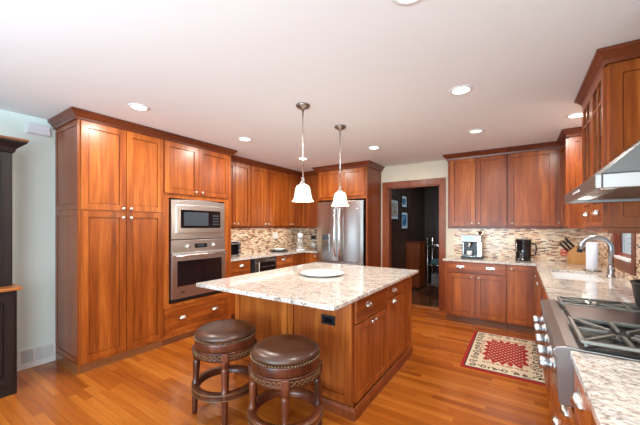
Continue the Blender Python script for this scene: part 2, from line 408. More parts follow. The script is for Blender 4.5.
# hall beyond
bm = new(); box(bm, -2.3, .9, YB + .01, 9.2, -.05, 0); struct('floor.001', bm, M['hallfloor'])
bm = new(); box(bm, -2.20, -2.10, YB + .12, 9.2, 0, H)
for k in range(24): box(bm, -2.10, -2.097, YB + .13 + k * .16, YB + .27 + k * .16, .0, H)
struct('wall_hall_left', bm, M['panelling'])
bm = new(); box(bm, -2.10, .9, 8.2, 8.3, 0, H)
for k in range(20): box(bm, -2.09 + k * .15, -1.96 + k * .15, 8.197, 8.2, 0, H)
struct('wall_hall_end', bm, M['panelling'])
bm = new(); box(bm, .2, .3, YB + .12, 8.2, 0, H); struct('wall_hall_right', bm, M['panelling'])
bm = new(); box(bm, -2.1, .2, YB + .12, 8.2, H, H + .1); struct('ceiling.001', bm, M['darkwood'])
# left baseboard + return grille
bm = new(); box(bm, XL, XL + .014, YN, .815, 0, .17); box(bm, XL, XL + .014, .815, 1.096, 0, .035); struct('baseboard_left', bm, M['white'])
t = thing('vent_grille', 'white two-section return air grille low on the pale wall', 'vent', (XL, .955, .035))
bm = new()
for y0, y1 in ((.816, .835), (.925, .94), (1.075, 1.094)): box(bm, XL, XL + .018, y0, y1, .036, .19)
for z0, z1 in ((.036, .055), (.172, .19)):
    box(bm, XL, XL + .018, .835, .925, z0, z1); box(bm, XL, XL + .018, .94, 1.075, z0, z1)
obj('frame', bm, M['white'], t)
bm = new(); box(bm, XL, XL + .003, .835, 1.075, .055, .172)
for k in range(12): 
    z = .058 + k * .0095
    box(bm, XL + .003, XL + .013, .835, .925, z, z + .004); box(bm, XL + .003, XL + .013, .94, 1.075, z, z + .004)
obj('louvre', bm, plain('louvre_white', (.78, .82, .82), .5), t)
t = thing('door_chime', 'small white chime box high on the pale wall by the pantry', 'chime', (XL, .962, 2.27))
bm = new(); box(bm, XL, XL + .045, .877, 1.047, 2.27, 2.36); obj('cover', bm, M['lightblue'], t, .006)
bm = new(); box(bm, XL, XL + .012, .872, 1.052, 2.264, 2.366); obj('back_plate', bm, M['white'], t)

# backsplash
bm = new(); box(bm, XL, XL + .008, 2.875, YB, CT, 1.36); struct('trim_3', bm, M['mosaic_y'])
bm = new(); box(bm, XL + .008, -3.10, YB - .008, YB, CT, 1.36); struct('trim_4', bm, M['mosaic_x'])
bm = new(); box(bm, -.875, XR - .008, YB - .008, YB, CT, 1.36); struct('trim_5', bm, M['mosaic_x'])
bm = new(); box(bm, XR - .008, XR, 4.25, YB, CT, 1.37); box(bm, XR - .008, XR, YN, 3.48, CT, 1.37); box(bm, XR - .008, XR, 3.48, 4.25, CT, .96); box(bm, XR - .008, XR, 1.4, 2.5, 1.37, 2.0); struct('trim_6', bm, M['mosaic_y'])

CROWN = [(0, 2.355), (.006, 2.355), (.010, 2.375), (.035, 2.408), (.05, 2.418), (.05, 2.437), (0, 2.437)]
def crown(path, parent, out=.012):
    bm = new(); sweep(bm, path, [(a + (0 if i in (0, len(CROWN) - 1) else out), z) for i, (a, z) in enumerate(CROWN)]); return obj('crown_moulding', bm, M['crown'], parent)

# ------------------------------------------------------------------ pantry
F = Fr('E', TF)
t = thing('pantry_cabinet', 'tall cherry pantry cabinet with four shaker doors beside the pale wall', 'cabinet', (-3.68, 1.5, 0))
bm = new(); box(bm, XL + .002, TF, 1.115, 1.892, .075, 2.436)
box(bm, XL + .002, TF, 1.108, 1.115, .0, 2.436)
obj('body', bm, M['cherry'], t)
for z0, z1 in ((.09, 1.518), (1.524, 2.36)):
    G = Fr('S', 1.108); p = shaker(G, XL + .002, TF, z0, z1, t, 'side_panel', .05, M['cherry_shaded'], .012)
    p['label'] = 'cherry side panel with shade in its colour'
bm = new(); box(bm, XL + .002, TF - .006, 1.0965, 1.892, 0, .085); obj('toe_kick', bm, M['kick'], t)
for u0, u1, ku in ((1.118, 1.503, 1.468), (1.506, 1.888, 1.541)):
    d = shaker(F, u0, u1, .10, 1.518, t, 'door'); knob(F, ku, 1.455, d)
    d = shaker(F, u0, u1, 1.524, 2.352, t, 'door'); knob(F, ku, 1.548, d)
crown([(XL + .002, 1.096), (TF + .0, 1.096), (TF, 1.892)][::1], t)
# ------------------------------------------------------------------ oven tower
t = thing('oven_cabinet', 'tall cherry cabinet housing the microwave and the wall oven', 'cabinet', (-3.68, 2.38, 0))
bm = new()
Y0, Y1 = 1.894, 2.87
box(bm, XL + .002, TF, Y0, 1.965, .07, 2.436); box(bm, XL + .002, TF, 2.757, Y1, .07, 2.436)
box(bm, XL + .002, TF, 1.965, 2.757, 1.70, 2.436); box(bm, XL + .002, TF, 1.965, 2.757, .07, .46); box(bm, XL + .002, XL + .02, 1.965, 2.757, .46, 1.70)
obj('body', bm, M['cherry'], t)
bm = new(); box(bm, XL + .002, TF - .006, Y0, Y1, 0, .069); obj('toe_kick', bm, M['kick'], t)
d = shaker(F, 1.905, 2.345, 1.752, 2.352, t, 'door'); knob(F, 2.30, 1.79, d)
d = shaker(F, 2.348, 2.82, 1.752, 2.352, t, 'door'); knob(F, 2.39, 1.79, d)
d = shaker(F, 1.905, 2.82, .115, .425, t, 'drawer', .05, M['cherry_h']); cup_pull(F, 2.13, .275, d); cup_pull(F, 2.59, .275, d)
crown([(TF, 1.894), (TF, Y1), (XL + .002, Y1)], t)
# microwave
t = thing('microwave', 'built-in stainless microwave above the wall oven', 'microwave', (-3.6, 2.36, 1.212))
bm = new(); N_ = 16     # trim kit with gently arched top
F.box(bm, 1.985, 2.737, -.3, .001, 1.215, 1.68)
lo = [F.pt(1.982 + .758 * i / N_, 0, 1.215 - .010 * math.sin(PI * i / N_) * 0) for i in range(N_ + 1)]; hi = [F.pt(1.982 + .758 * i / N_, 0, 1.675 + .022 * math.sin(PI * i / N_)) for i in range(N_, -1, -1)]
prism(bm, lo + hi, (.022, 0, 0)); obj('trim_kit', bm, M['steel'], t)
bm = new(); F.box(bm, 2.04, 2.682, .022, .045, 1.285, 1.625); dd = obj('door', bm, M['steel'], t, .004)
bm = new(); F.box(bm, 2.085, 2.505, .045, .048, 1.345, 1.565); obj('door_glass', bm, M['blackglass'], dd)
bm = new(); F.box(bm, 2.125, 2.465, .048, .049, 1.375, 1.54); obj('window_mesh', bm, M['screen'], dd)
bm = new(); F.box(bm, 2.507, 2.65, .045, .049, 1.345, 1.565); obj('control_panel', bm, M['blackglass'], t)
for k in range(4):
    for j in range(3):
        if k == 0 and j: continue
        bm = new(); F.box(bm, 2.53 + j * .033, 2.555 + j * .033 + (.066 if k == 0 else 0), .049, .0505, 1.385 + (3 - k) * .036, 1.402 + (3 - k) * .036); obj('key_pad' if k else 'display', bm, M['screen'], t)
# wall oven
t = thing('wall_oven', 'built-in stainless wall oven below the microwave', 'oven', (-3.6, 2.36, .485))
bm = new(); F.box(bm, 1.985, 2.739, -.45, .001, .50, 1.20); F.box(bm, 1.98, 2.742, 0, .028, 1.055, 1.203); obj('body', bm, M['steel'], t, .003)
bm = new(); F.box(bm, 1.98, 2.742, 0, .016, .478, .512); obj('vent_slot', bm, M['black'], t)
bm = new(); F.box(bm, 1.98, 2.742, .001, .04, .514, 1.05); dd = obj('door', bm, M['steel'], t, .004)
bm = new(); F.box(bm, 2.045, 2.675, .04, .043, .655, .955); obj('door_glass', bm, M['blackglass'], dd)
bm = new(); tube(bm, [F.pt(2.0, .085, 1.02), F.pt(2.722, .085, 1.02)], .013, 12)
for u in (2.03, 2.69): tube(bm, [F.pt(u, .038, 1.02), F.pt(u, .085, 1.02)], .009, 8)
obj('handle', bm, M['chrome'], dd)
bm = new(); F.box(bm, 2.09, 2.14, .04, .042, .575, .59); obj('badge', bm, M['black'], dd)
for u in (2.18, 2.552):
    bm = new(); lathe(bm, [(.024, 0), (.024, .008), (.02, .012), (.018, .03), (0, .031)], F.pt(u, .028, 1.125), 'x', 18); obj('control_knob', bm, M['chrome'], t)
bm = new(); F.box(bm, 2.28, 2.46, .028, .03, 1.10, 1.152); dd = obj('display', bm, M['blackglass'], t)
bm = new(); F.box(bm, 2.33, 2.41, .03, .0305, 1.118, 1.136); obj('digits', bm, plain('display_digits', (.03, .07, .08), .3), dd)

# ------------------------------------------------------------------ left wall cabinets
UB, UT = 1.362, 2.352; UX = -3.66
F = Fr('E', UX)
def upper(F, u0, u1, doors, label, depth, group, crownpath=None, z0=UB, shade=None, u_body=None):
    a = F.pt(u0, 0, z0); b = F.pt(u1, -depth, 2.436)
    t = thing('wall_cabinet', label, 'cabinet', ((a[0] + b[0]) / 2, (a[1] + b[1]) / 2, z0), group)
    bm = new(); F.box(bm, u0 + .001, u1 - .001, -depth, 0, z0, 2.436); obj('body', bm, M['cherry'], t)
    bm = new(); F.box(bm, u0 + .001, u1 - .001, -.02, .006, z0 - .028, z0); obj('light_rail', bm, M['crown'], t)
    for d0, d1, ku in doors:
        d = shaker(F, d0, d1, z0 + .01, UT, t, 'door', .055)
        if ku: knob(F, ku, z0 + .045, d)
    if crownpath: crown(crownpath, t)
    return t
GL = 'cherry wall cabinets over the left counter'
upper(F, 2.872, 3.485, [(2.88, 3.165, 3.125), (3.168, 3.475, 3.205)], 'cherry wall cabinet over the toaster oven, next to the oven tower', .309, GL, [(UX, 2.935), (UX, 3.485)])
upper(F, 3.487, 4.225, [(3.495, 3.845, 3.805), (3.848, 4.218, 3.885)], 'cherry wall cabinet above the wine cooler and the covered tray', .309, GL, [(UX, 3.487), (UX, 4.225)])
upper(F, 4.227, 4.865, [(4.235, 4.515, 4.48), (4.518, 4.84, 4.555)], 'cherry wall cabinet in the far left corner above the stand mixer', .309, GL, [(UX, 4.227), (UX, 4.865)])
F = Fr('S', 4.866)
upper(F, XL + .002, -3.105, [(-3.62, -3.12, -3.165)], 'cherry single-door wall cabinet between the corner and the refrigerator', .340, None, [(UX + .0, 4.866), (-3.105, 4.866)])

# left base cabinets
LF = -3.43; F = Fr('E', LF)
def base(F, u0, u1, label, depth, fronts, group=None, kick=True, z1=CT - .032, name='base_cabinet', kd=.06):
    a = F.pt(u0, 0, 0); b = F.pt(u1, -depth, 0)
    t = thing(name, label, 'cabinet', ((a[0] + b[0]) / 2, (a[1] + b[1]) / 2, 0), group)
    bm = new(); F.box(bm, u0 + .001, u1 - .001, -depth, 0, .095, z1); obj('body', bm, M['cherry'], t)
    bm = new(); F.box(bm, u0 + .001, u1 - .001, -depth, -kd, 0, .094); obj('toe_kick', bm, M['kick'], t)
    for f in fronts:
        kind, d0, d1, e0, e1, hw = f
        if kind == 'drawer': d = slab_front(F, d0, d1, e0, e1, t)
        elif kind == 'pdrawer': d = shaker(F, d0, d1, e0, e1, t, 'drawer', .04, M['cherry_h'])
        else: d = shaker(F, d0, d1, e0, e1, t, 'door')
        for k, hu, hz in hw: (knob if k == 'k' else cup_pull)(F, hu, hz, d)
    return t
D = LF - XL - .002
GB = 'cherry base cabinets under the left counter'
base(F, 2.872, 3.265, 'cherry base cabinet between the oven tower and the wine cooler', D, [('drawer', 2.885, 3.255, .70, .86, [('c', 3.09, .785)]), ('door', 2.885, 3.255, .11, .695, [('k', 3.21, .64)])], GB)
base(F, 3.83, 4.30, 'cherry base cabinet right of the wine cooler with one cup pull', D, [('drawer', 3.84, 4.29, .70, .86, [('c', 4.03, .79)]), ('door', 3.84, 4.29, .11, .695, [('k', 4.25, .64)])], GB)
base(F, 4.302, 4.662, 'cherry corner base cabinet with a full-height door', D, [('door', 4.31, 4.655, .11, .86, [])], GB)
t = thing('wine_cooler', 'built-in wine cooler with a dark glass door under the left counter', 'wine cooler', (-3.7, 3.547, 0))
bm = new(); F.box(bm, 3.268, 3.827, -D, 0, .02, .866); obj('body', bm, M['black'], t)
bm = new(); F.box(bm, 3.34, 3.82, .001, .035, .1, .855); dd = obj('door', bm, M['steel_d'], t, .003)
bm = new(); F.box(bm, 3.44, 3.79, .035, .038, .14, .80); obj('door_glass', bm, M['blackglass'], dd)
bm = new(); tube(bm, [F.pt(3.385, .075, .3), F.pt(3.385, .075, .82)], .010, 10)
for z in (.35, .79): tube(bm, [F.pt(3.385, .034, z), F.pt(3.385, .075, z)], .007, 8)
obj('handle', bm, M['chrome'], dd)
bm = new()
for z in (.3, .45, .6, .72): F.box(bm, 3.46, 3.77, -.0, .0385, z, z + .008)
obj('shelf', bm, M['pewter'], dd)
bm = new(); F.box(bm, 3.269, 3.338, .0, .02, .1, .862); obj('filler_strip', bm, M['black'], t)
F = Fr('S', 4.664)
base(F, LF + .002, -3.11, 'narrow cherry base cabinet beside the refrigerator with one knob', YB - .002 - 4.664, [('door', -3.40, -3.12, .11, .86, [('k', -3.165, .815)])])
# left worktop
bm = new()
prism(bm, [(x, y, CT - .03) for x, y in ((XL + .002, 2.873), (-3.385, 2.873), (-3.385, 4.625), (-3.108, 4.625), (-3.108, YB - .002), (XL + .002, YB - .002))], (0, 0, .03))
o = obj('worktop', bm, M['granite'], None, .004); tag(o, 'speckled granite worktop running into the far left corner', 'worktop')

# ------------------------------------------------------------------ fridge and surround
t = thing('refrigerator_cabinet', 'cherry surround with two doors above the refrigerator', 'cabinet', (-2.6, 4.9, 0))
bm = new(); box(bm, -3.10, -2.105, 4.62, YB - .002, 1.835, 2.436); box(bm, -3.10, -3.085, 4.62, YB - .002, 0, 1.835); obj('body', bm, M['cherry'], t)
bm = new(); box(bm, -2.123, -2.098, 4.60, YB - .002, 0, 2.436); p = obj('side_panel', bm, M['cherry_shaded'], t)
F = Fr('S', 4.62)
d = shaker(F, -3.055, -2.605, 1.885, UT, t, 'door'); d = shaker(F, -2.602, -2.15, 1.885, UT, t, 'door')
crown([(-3.10, 4.866), (-3.10, 4.60), (-2.098, 4.60), (-2.098, YB - .002)], t)
t = thing('refrigerator', 'stainless french door refrigerator with ice dispenser', 'refrigerator', (-2.6, 4.88, 0))
FY = 4.60; F = Fr('S', FY)
bm = new(); box(bm, -3.078, -2.132, FY, YB - .01, .02, 1.80); obj('body', bm, M['steel_d'], t)
def bowed(u0, u1, z0, z1, name, th=.055):
    bm = new(); n = 10; lp = [F.pt(u0, 0.002, z0)]
    for i in range(n + 1):
        s = i / n; lp.append(F.pt(u0 + (u1 - u0) * s, th - .016 * abs(2 * s - 1) ** 3, z0))
    lp.append(F.pt(u1, 0.002, z0)); prism(bm, lp, (0, 0, z1 - z0))
    return obj(name, bm, M['steel_f'], t, .004)
dl = bowed(-3.075, -2.628, .76, 1.80, 'door'); dr = bowed(-2.624, -2.155, .76, 1.80, 'door'); fz = bowed(-3.075, -2.155, .08, .75, 'freezer_drawer')
for dd, u in ((dl, -2.672), (dr, -2.575)):
    bm = new(); pts = [F.pt(u, .04, .84), F.pt(u, .085, .87), F.pt(u, .105, 1.0), F.pt(u, .108, 1.25), F.pt(u, .105, 1.5), F.pt(u, .085, 1.66), F.pt(u, .04, 1.69)]
    tube(bm, pts, .014, 10); obj('handle', bm, M['chrome'], dd)
bm = new(); tube(bm, [F.pt(-3.0, .04, .68), F.pt(-2.97, .09, .68), F.pt(-2.27, .09, .68), F.pt(-2.24, .04, .68)], .014, 10); obj('handle', bm, M['chrome'], fz)
bm = new(); F.box(bm, -2.965, -2.80, .04, .058, .90, 1.24); dp = obj('dispenser', bm, M['steel_f'], dl, .004)
bm = new(); F.box(bm, -2.95, -2.815, .058, .06, .93, 1.10); obj('dispenser_recess', bm, M['steel_d'], dp)
bm = new(); F.box(bm, -2.945, -2.82, .058, .06, 1.13, 1.22); obj('dispenser_panel', bm, M['screen'], dp)
bm = new(); lathe(bm, [(.022, 0), (.022, .003), (0, .004)], F.pt(-2.27, .049, 1.66), '-y', 18); obj('badge', bm, M['chrome'], dr)
bm = new(); box(bm, -2.154, -2.132, 4.60, 4.62, .08, 1.8); obj('hinge_filler', bm, M['black'], t)

# ------------------------------------------------------------------ back right cabinets
F = Fr('S', 4.87); UD = YB - .002 - 4.87
G = 'cherry wall cabinets on the back wall right of the doorway'
upper(F, -.905, -.142, [(-.868, -.530, -.572), (-.525, -.155, -.482)], 'cherry two-door wall cabinet above the coffee machine', UD, G, [(-.905, YB - .002), (-.905, 4.87), (-.142, 4.87)])
upper(F, -.140, .448, [(-.128, .375, -.085)], 'cherry wall cabinet with one wide door above the black brewer', UD, G, [(-.140, 4.87), (.448, 4.87)])
# corner wall cabinet on the right wall
F = Fr('W', .45); RD = XR - .45 - .009
t = thing('wall_cabinet', 'cherry wall cabinet in the far right corner beyond the window', 'cabinet', (.62, 4.6, UB))
bm = new(); F.box(bm, 4.33, YB - .342, -RD, 0, UB - .02, 2.436); box(bm, .452, .79, YB - .342, YB - .01, UB - .02, 2.436); obj('body', bm, M['cherry'], t)
G2 = Fr('S', 4.33); p = shaker(G2, .455, .785, UB - .02, UT, t, 'side_panel', .05, M['cherry'], .012)
d = shaker(F, 4.34, 4.85, UB, UT, t, 'door'); knob(F, 4.80, UB + .05, d)
bm = new(); sweep(bm, [(.448, 4.80), (.448, 4.318), (XR - .01, 4.318)][::-1], [(-a - (0 if i in (0, len(CROWN) - 1) else .012), z) for i, (a, z) in enumerate(CROWN)]); obj('crown_moulding', bm, M['crown'], t)

# glass cabinet
t = thing('glass_cabinet', 'cherry wall cabinet with mullioned glass doors beside the range hood', 'cabinet', (.62, 2.9, UB))
GY0, GY1 = 2.52, 3.29
bm = new()
box(bm, .45, .792, GY0, GY0 + .02, UB, 2.436); box(bm, .45, .792, GY1 - .02, GY1, UB, 2.436)
box(bm, .45, .792, GY0 + .02, GY1 - .02, UB, UB + .02); box(bm, .45, .792, GY0 + .02, GY1 - .02, UT, 2.436); box(bm, .77, .792, GY0 + .02, GY1 - .02, UB + .02, UT)
box(bm, .45, .47, (GY0 + GY1) / 2 - .02, (GY0 + GY1) / 2 + .02, UB + .02, UT); box(bm, .47, .77, GY0 + .02, GY1 - .02, 1.555, 1.575)
obj('body', bm, M['cherry'], t)
bm = new(); box(bm, .447, .79, GY0 - .012, GY1, UB - .035, UB - .001); obj('light_rail', bm, M['cherry_h'], t)
p = shaker(Fr('S', GY0), .452, .79, UB, UT, t, 'side_panel', .06, M['cherry'], .014)
bm = new(); box(bm, .49, .765, GY0 + .022, GY1 - .022, 1.83, 1.842); obj('shelf', bm, M['cherry'], t)
F = Fr('W', .45); mid = (GY0 + GY1) / 2
for u0, u1, ku in ((GY0 + .005, mid - .002, mid - .035), (mid + .002, GY1 - .005, mid + .035)):
    d = shaker(F, u0, u1, 1.565, UT, t, 'glass_door', .05, glass=True)
    bm = new(); c = (u0 + u1) / 2; F.box(bm, c - .009, c + .009, .004, .018, 1.615, UT - .05)
    F.box(bm, u0 + .05, u1 - .05, .004, .018, UT - .20, UT - .182); obj('mullion', bm, M['cherry'], d)
    bm = new(); F.box(bm, u0 + .05, u1 - .05, .007, .011, 1.615, UT - .05); obj('pane', bm, M['glass'], d)
    knob(F, ku, 1.60, d)
    d = shaker(F, u0, u1, UB + .004, 1.56, t, 'drawer', .03, M['cherry_h']); cup_pull(F, c, 1.455, d)
bm = new(); sweep(bm, [(XR - .01, GY1), (.45, GY1), (.45, GY0 - .014), (XR - .01, GY0 - .014)], [(a + (0 if i in (0, len(CROWN) - 1) else .012), z) for i, (a, z) in enumerate(CROWN)])
obj('crown_moulding', bm, M['crown'], t)

# back right base cabinets
F = Fr('S', 4.665); BD = YB - .002 - 4.665
base(F, -.905, -.142, 'cherry base cabinet with two doors under the coffee machine', BD, [('drawer', -.868, -.152, .715, .86, [('c', -.70, .79), ('c', -.33, .79)]), ('door', -.868, -.512, .11, .71, [('k', -.553, .665)]), ('door', -.508, -.152, .11, .71, [('k', -.467, .665)])])
base(F, -.140, .188, 'cherry base cabinet with one full-height door under the black brewer', BD, [('door', -.128, .15, .11, .86, [('k', -.085, .815)])])
F = Fr('W', .19); SD = XR - .19 - .01
t = base(F, 3.17, 4.66, 'cherry sink base cabinet along the right wall', SD, [('door', 3.18, 3.66, .11, .86, [('k', 3.62, .8)]), ('door', 3.665, 4.15, .11, .86, [('k', 3.71, .8)]), ('door', 4.155, 4.63, .11, .86, [('k', 4.2, .8)])], z1=.60)
base(F, 2.412, 3.168, 'cherry base cabinet between the sink and the rangetop', SD, [('drawer', 2.42, 3.16, .70, .86, [('c', 2.72, .80)]), ('door', 2.42, 2.79, .11, .695, []), ('door', 2.793, 3.16, .11, .695, [])])
# right worktop with sink cut-out
bm = new(); z0, z1 = CT - .03, CT
SX0, SX1, SY0, SY1 = .262, .61, 3.43, 4.15
box(bm, -.93, .16, 4.64, YB - .01, z0, z1)
box(bm, .16, SX0, 2.405, YB - .01, z0, z1); box(bm, SX1, XR - .01, 2.405, YB - .01, z0, z1)
box(bm, SX0, SX1, 2.405, SY0, z0, z1); box(bm, SX0, SX1, SY1, YB - .01, z0, z1)
bmesh.ops.remove_doubles(bm, verts=bm.verts, dist=.0001)
o = obj('worktop', bm, M['granite']); tag(o, 'speckled granite L-shaped worktop around the white sink', 'worktop')
t = thing('sink', 'white undermount sink set in the granite worktop', 'sink', (.46, 3.68, .64))
bm = new()
box(bm, SX0 - .015, SX0, SY0 - .015, SY1 + .015, .65, z0 - .001); box(bm, SX1, SX1 + .015, SY0 - .015, SY1 + .015, .65, z0 - .001)
box(bm, SX0, SX1, SY0 - .015, SY0, .65, z0 - .001); box(bm, SX0, SX1, SY1, SY1 + .015, .65, z0 - .001); box(bm, SX0, SX1, SY0, SY1, .65, .665)
obj('basin', bm, M['porcelain'], t)
bm = new(); lathe(bm, [(.045, 0), (.045, .004), (.03, .005), (0, .003)], (.43, 3.78, .665), 'z', 20); obj('drain', bm, M['chrome'], t)
# faucet
t = thing('faucet', 'tall brushed nickel gooseneck faucet behind the sink', 'faucet', (.703, 3.81, CT))
bm = new(); lathe(bm, [(.035, 0), (.035, .006), (.028, .012), (.026, .04), (.026, .09), (.022, .1), (.022, .11)], (.703, 3.81, CT), 'z', 20); obj('base', bm, M['nickel_d'], t)
bm = new(); pts = [(.703, 3.81, CT + .1), (.703, 3.81, 1.16)]
for k in range(1, 13):
    a = PI * k / 12 * .93; pts.append((.703 - .107 + .107 * math.cos(a), 3.81, 1.16 + .105 * math.sin(a)))
pts.append((pts[-1][0] - .006, 3.81, pts[-1][2] - .03))
tube(bm, pts, .021, 12); obj('spout', bm, M['nickel_d'], t)
bm = new(); e = Vector(pts[-1]); tube(bm, [e, e + Vector((-.008, 0, -.035))], .021, 12); obj('spray_head', bm, M['black'], t)
bm = new(); tube(bm, [(.703, 3.79, .975), (.703, 3.75, .985), (.703, 3.70, 1.0)], [.008, .007, .006], 8); obj('lever', bm, M['nickel'], t)
# paper towel
t = thing('paper_towel_holder', 'roll of white paper towel standing behind the sink', 'paper towel', (.63, 4.2, CT))
bm = new(); lathe(bm, [(.075, 0), (.075, .008), (.07, .014), (.012, .016), (.008, .02), (.008, .312), (.013, .318), (.013, .33), (0, .335)], (.63, 4.2, CT), 'z', 24); obj('stand', bm, M['pewter'], t)
bm = new(); lathe(bm, [(.048, .016), (.050, .02), (.050, .295), (.048, .30), (.018, .30), (.018, .25)], (.63, 4.2, CT), 'z', 28); obj('paper_roll', bm, M['paper'], t)
# knife block
t = thing('knife_block', 'light wood knife block holding black knives and red scissors', 'knife block', (.60, 4.95, CT))
bm = new()
prism(bm, [(.50, 4.88, CT), (.68, 4.88, CT), (.68, 4.88, CT + .12), (.575, 4.88, CT + .22), (.50, 4.88, CT + .14)], (0, .12, 0)); obj('block', bm, M['block'], t, .004)
for i, (a, b) in enumerate(((0, 0), (0, 1), (0, 2), (1, 0), (1, 1), (1, 2), (2, 0), (2, 2))):
    p0 = Vector((.572 - a * .028, 4.905 + b * .035, CT + .205 - a * .03)); d = Vector((-.62, 0, .78))
    bm = new(); tube(bm, [p0 - d * .02, p0 + d * .012, p0 + d * .04, p0 + d * .095, p0 + d * .14], [.004, .012, .0115, .013, .011], 8); obj('knife_handle', bm, M['black'], t)
bm = new(); d = Vector((-.8, 0, .6)); p0 = Vector((.505, 4.88, CT + .115))
for s in (-1, 1):
    c = p0 + Vector((-.045, -.02 * 0, .02 + s * .02)); tube(bm, [c + Vector((.028 * math.cos(q * PI / 5), 0, .018 * math.sin(q * PI / 5))) for q in range(10)], .006, 6, closed=True)
tube(bm, [p0 + Vector((.03, .01, .01)), p0 + Vector((-.02, 0, .02))], .006, 6)
obj('scissors_handle', bm, M['red'], t)
# coffee machine
t = thing('coffee_machine', 'chrome and black espresso coffee machine on the back worktop', 'coffee machine', (-.59, 4.98, CT))
bm = new(); box(bm, -.72, -.45, 4.96, 5.13, CT + .01, CT + .34); box(bm, -.72, -.45, 4.84, 4.96, CT + .24, CT + .34); obj('body', bm, M['steel_d'], t, .01)
bm = new(); box(bm, -.72, -.44, 4.83, 5.13, CT, CT + .035); dd = obj('drip_tray', bm, M['black'], t, .006)
bm = new()
for k in range(7): box(bm, -.69 + k * .035, -.675 + k * .035, 4.835, 4.95, CT + .035, CT + .038)
obj('drip_grid', bm, M['chrome'], dd)
bm = new(); box(bm, -.69, -.54, 4.832, 4.842, CT + .255, CT + .325); obj('control_panel', bm, M['blackglass'], t)
bm = new(); box(bm, -.70, -.52, 4.952, 4.962, CT + .04, CT + .235); obj('back_plate', bm, M['black'], t)
bm = new(); box(bm, -.51, -.452, 4.85, 4.96, CT + .036, CT + .24); obj('water_tank', bm, M['chrome'], t, .006)
bm = new(); lathe(bm, [(.03, .235), (.03, .19), (.012, .18), (.012, .16)], (-.61, 4.89, CT), 'z', 16); tube(bm, [(-.61, 4.88, CT + .20), (-.61, 4.79, CT + .19)], .010, 8); obj('portafilter', bm, M['chrome'], t)
bm = new(); lathe(bm, [(.0, .039), (.028, .039), (.036, .06), (.038, .10), (.034, .11), (.032, .10), (.026, .05), (0, .048)], (-.61, 4.89, CT), 'z', 18); o = obj('cup', bm, M['porcelain']); tag(o, 'small white cup under the spout of the coffee machine', 'cup')
bm = new(); lathe(bm, [(.045, .342), (.045, .35), (.03, .352), (.055, .39), (.05, .39), (.026, .357), (0, .356)], (-.49, 5.04, CT), 'z', 18); obj('bean_hopper', bm, M['chrome'], t)
# kettle-like black brewer
t = thing('electric_kettle', 'tall black cylindrical kettle on the back worktop', 'kettle', (.04, 4.98, CT))
bm = new(); lathe(bm, [(.092, 0), (.094, .01), (.094, .02), (.090, .025), (.092, .15), (.095, .275), (.096, .285)], (.04, 4.98, CT), 'z', 28); obj('jug', bm, M['blackglass'], t)
bm = new(); lathe(bm, [(.096, .286), (.094, .296), (.06, .302), (.02, .304), (.018, .315), (.012, .32), (0, .321)], (.04, 4.98, CT), 'z', 28); obj('lid', bm, M['pewter'], t)
bm = new(); tube(bm, [(.135, 4.96, 1.14), (.175, 4.95, 1.135), (.185, 4.95, 1.08), (.175, 4.95, .99), (.13, 4.96, .97)], .009, 8); obj('handle', bm, M['black'], t)
bm = new(); tube(bm, [(-.035, 4.924, 1.02), (-.037, 4.922, 1.15)], .004, 6); obj('chrome_strip', bm, M['chrome'], t)  # thin upright chrome strip on the jug

# ------------------------------------------------------------------ rangetop, hood, pot
t = thing('rangetop', 'stainless six-knob gas rangetop with a centre griddle', 'rangetop', (.45, 1.945, .66))
RY0, RY1 = 1.49, 2.402
bm = new()
prof = [(.79, .68), (.79, .90), (.205, .905), (.15, .908), (.118, .900), (.106, .885), (.110, .868), (.118, .855), (.126, .69), (.132, .68)]
prism(bm, [(x, RY0, z) for x, z in prof], (0, RY1 - RY0, 0)); obj('body', bm, M['steel_r'], t, .003)
for i, y in enumerate((2.32, 2.14, 1.94, 1.765, 1.615)):
    bm = new(); lathe(bm, [(.034, 0), (.034, .008), (.026, .012), (.024, .02), (.026, .024), (.026, .052), (.022, .057), (0, .058)], (.126, y, .785), '-x', 18); obj('control_knob', bm, M['nickel_d'], t)
bm = new(); box(bm, .205, .76, RY0 + .015, RY1 - .015, .906, .911); obj('burner_pan', bm, M['pan'], t)
def grate(y0, y1):
    bm = new(); z0, z1 = .925, .938; x0, x1 = .20, .765; xm = (x0 + x1) / 2; b = .014
    def bar(p, q, w_=.006):
        p = Vector(p); q = Vector(q); d = (q - p).normalized(); n = Vector((-d.y, d.x)) * w_
        lp = [p + n, q + n, q - n, p - n]; prism(bm, [(v.x, v.y, z0) for v in lp], (0, 0, z1 - z0))
    bar((x0, y0), (x1, y0), b / 2); bar((x0, y1), (x1, y1), b / 2); bar((x0, y0), (x0, y1), b / 2); bar((x1, y0), (x1, y1), b / 2); bar((xm, y0), (xm, y1), b / 2)
    for a, c in ((x0, xm), (xm, x1)):
        mx, my = (a + c) / 2, (y0 + y1) / 2
        for p in ((a, y0), (c, y0), (a, y1), (c, y1)):
            bar(p, (mx + (p[0] - mx) * .18, my + (p[1] - my) * .18))
        bar((mx, y0), (mx, my - (y1 - y0) * .12)); bar((mx, y1), (mx, my + (y1 - y0) * .12)); bar((a, my), (mx - .04, my)); bar((c, my), (mx + .04, my))
    for x in (x0 + .01, xm, x1 - .01):
        for y in (y0 + .01, y1 - .01): box(bm, x - .006, x + .006, y - .006, y + .006, .911, z0)
    o = obj('grate', bm, M['grate'], t, .002)
    for a, c in ((x0, xm), (xm, x1)):
        bm = new(); lathe(bm, [(.045, .911), (.045, .917), (.032, .919), (.032, .923), (0, .924)], ((a + c) / 2, (y0 + y1) / 2, 0), 'z', 20); obj('burner', bm, M['iron'], t)
grate(1.51, 1.872); grate(2.185, 2.39)
bm = new(); box(bm, .205, .76, 1.89, 2.165, .911, .934); g_ = obj('griddle', bm, M['steel_r'], t, .004)
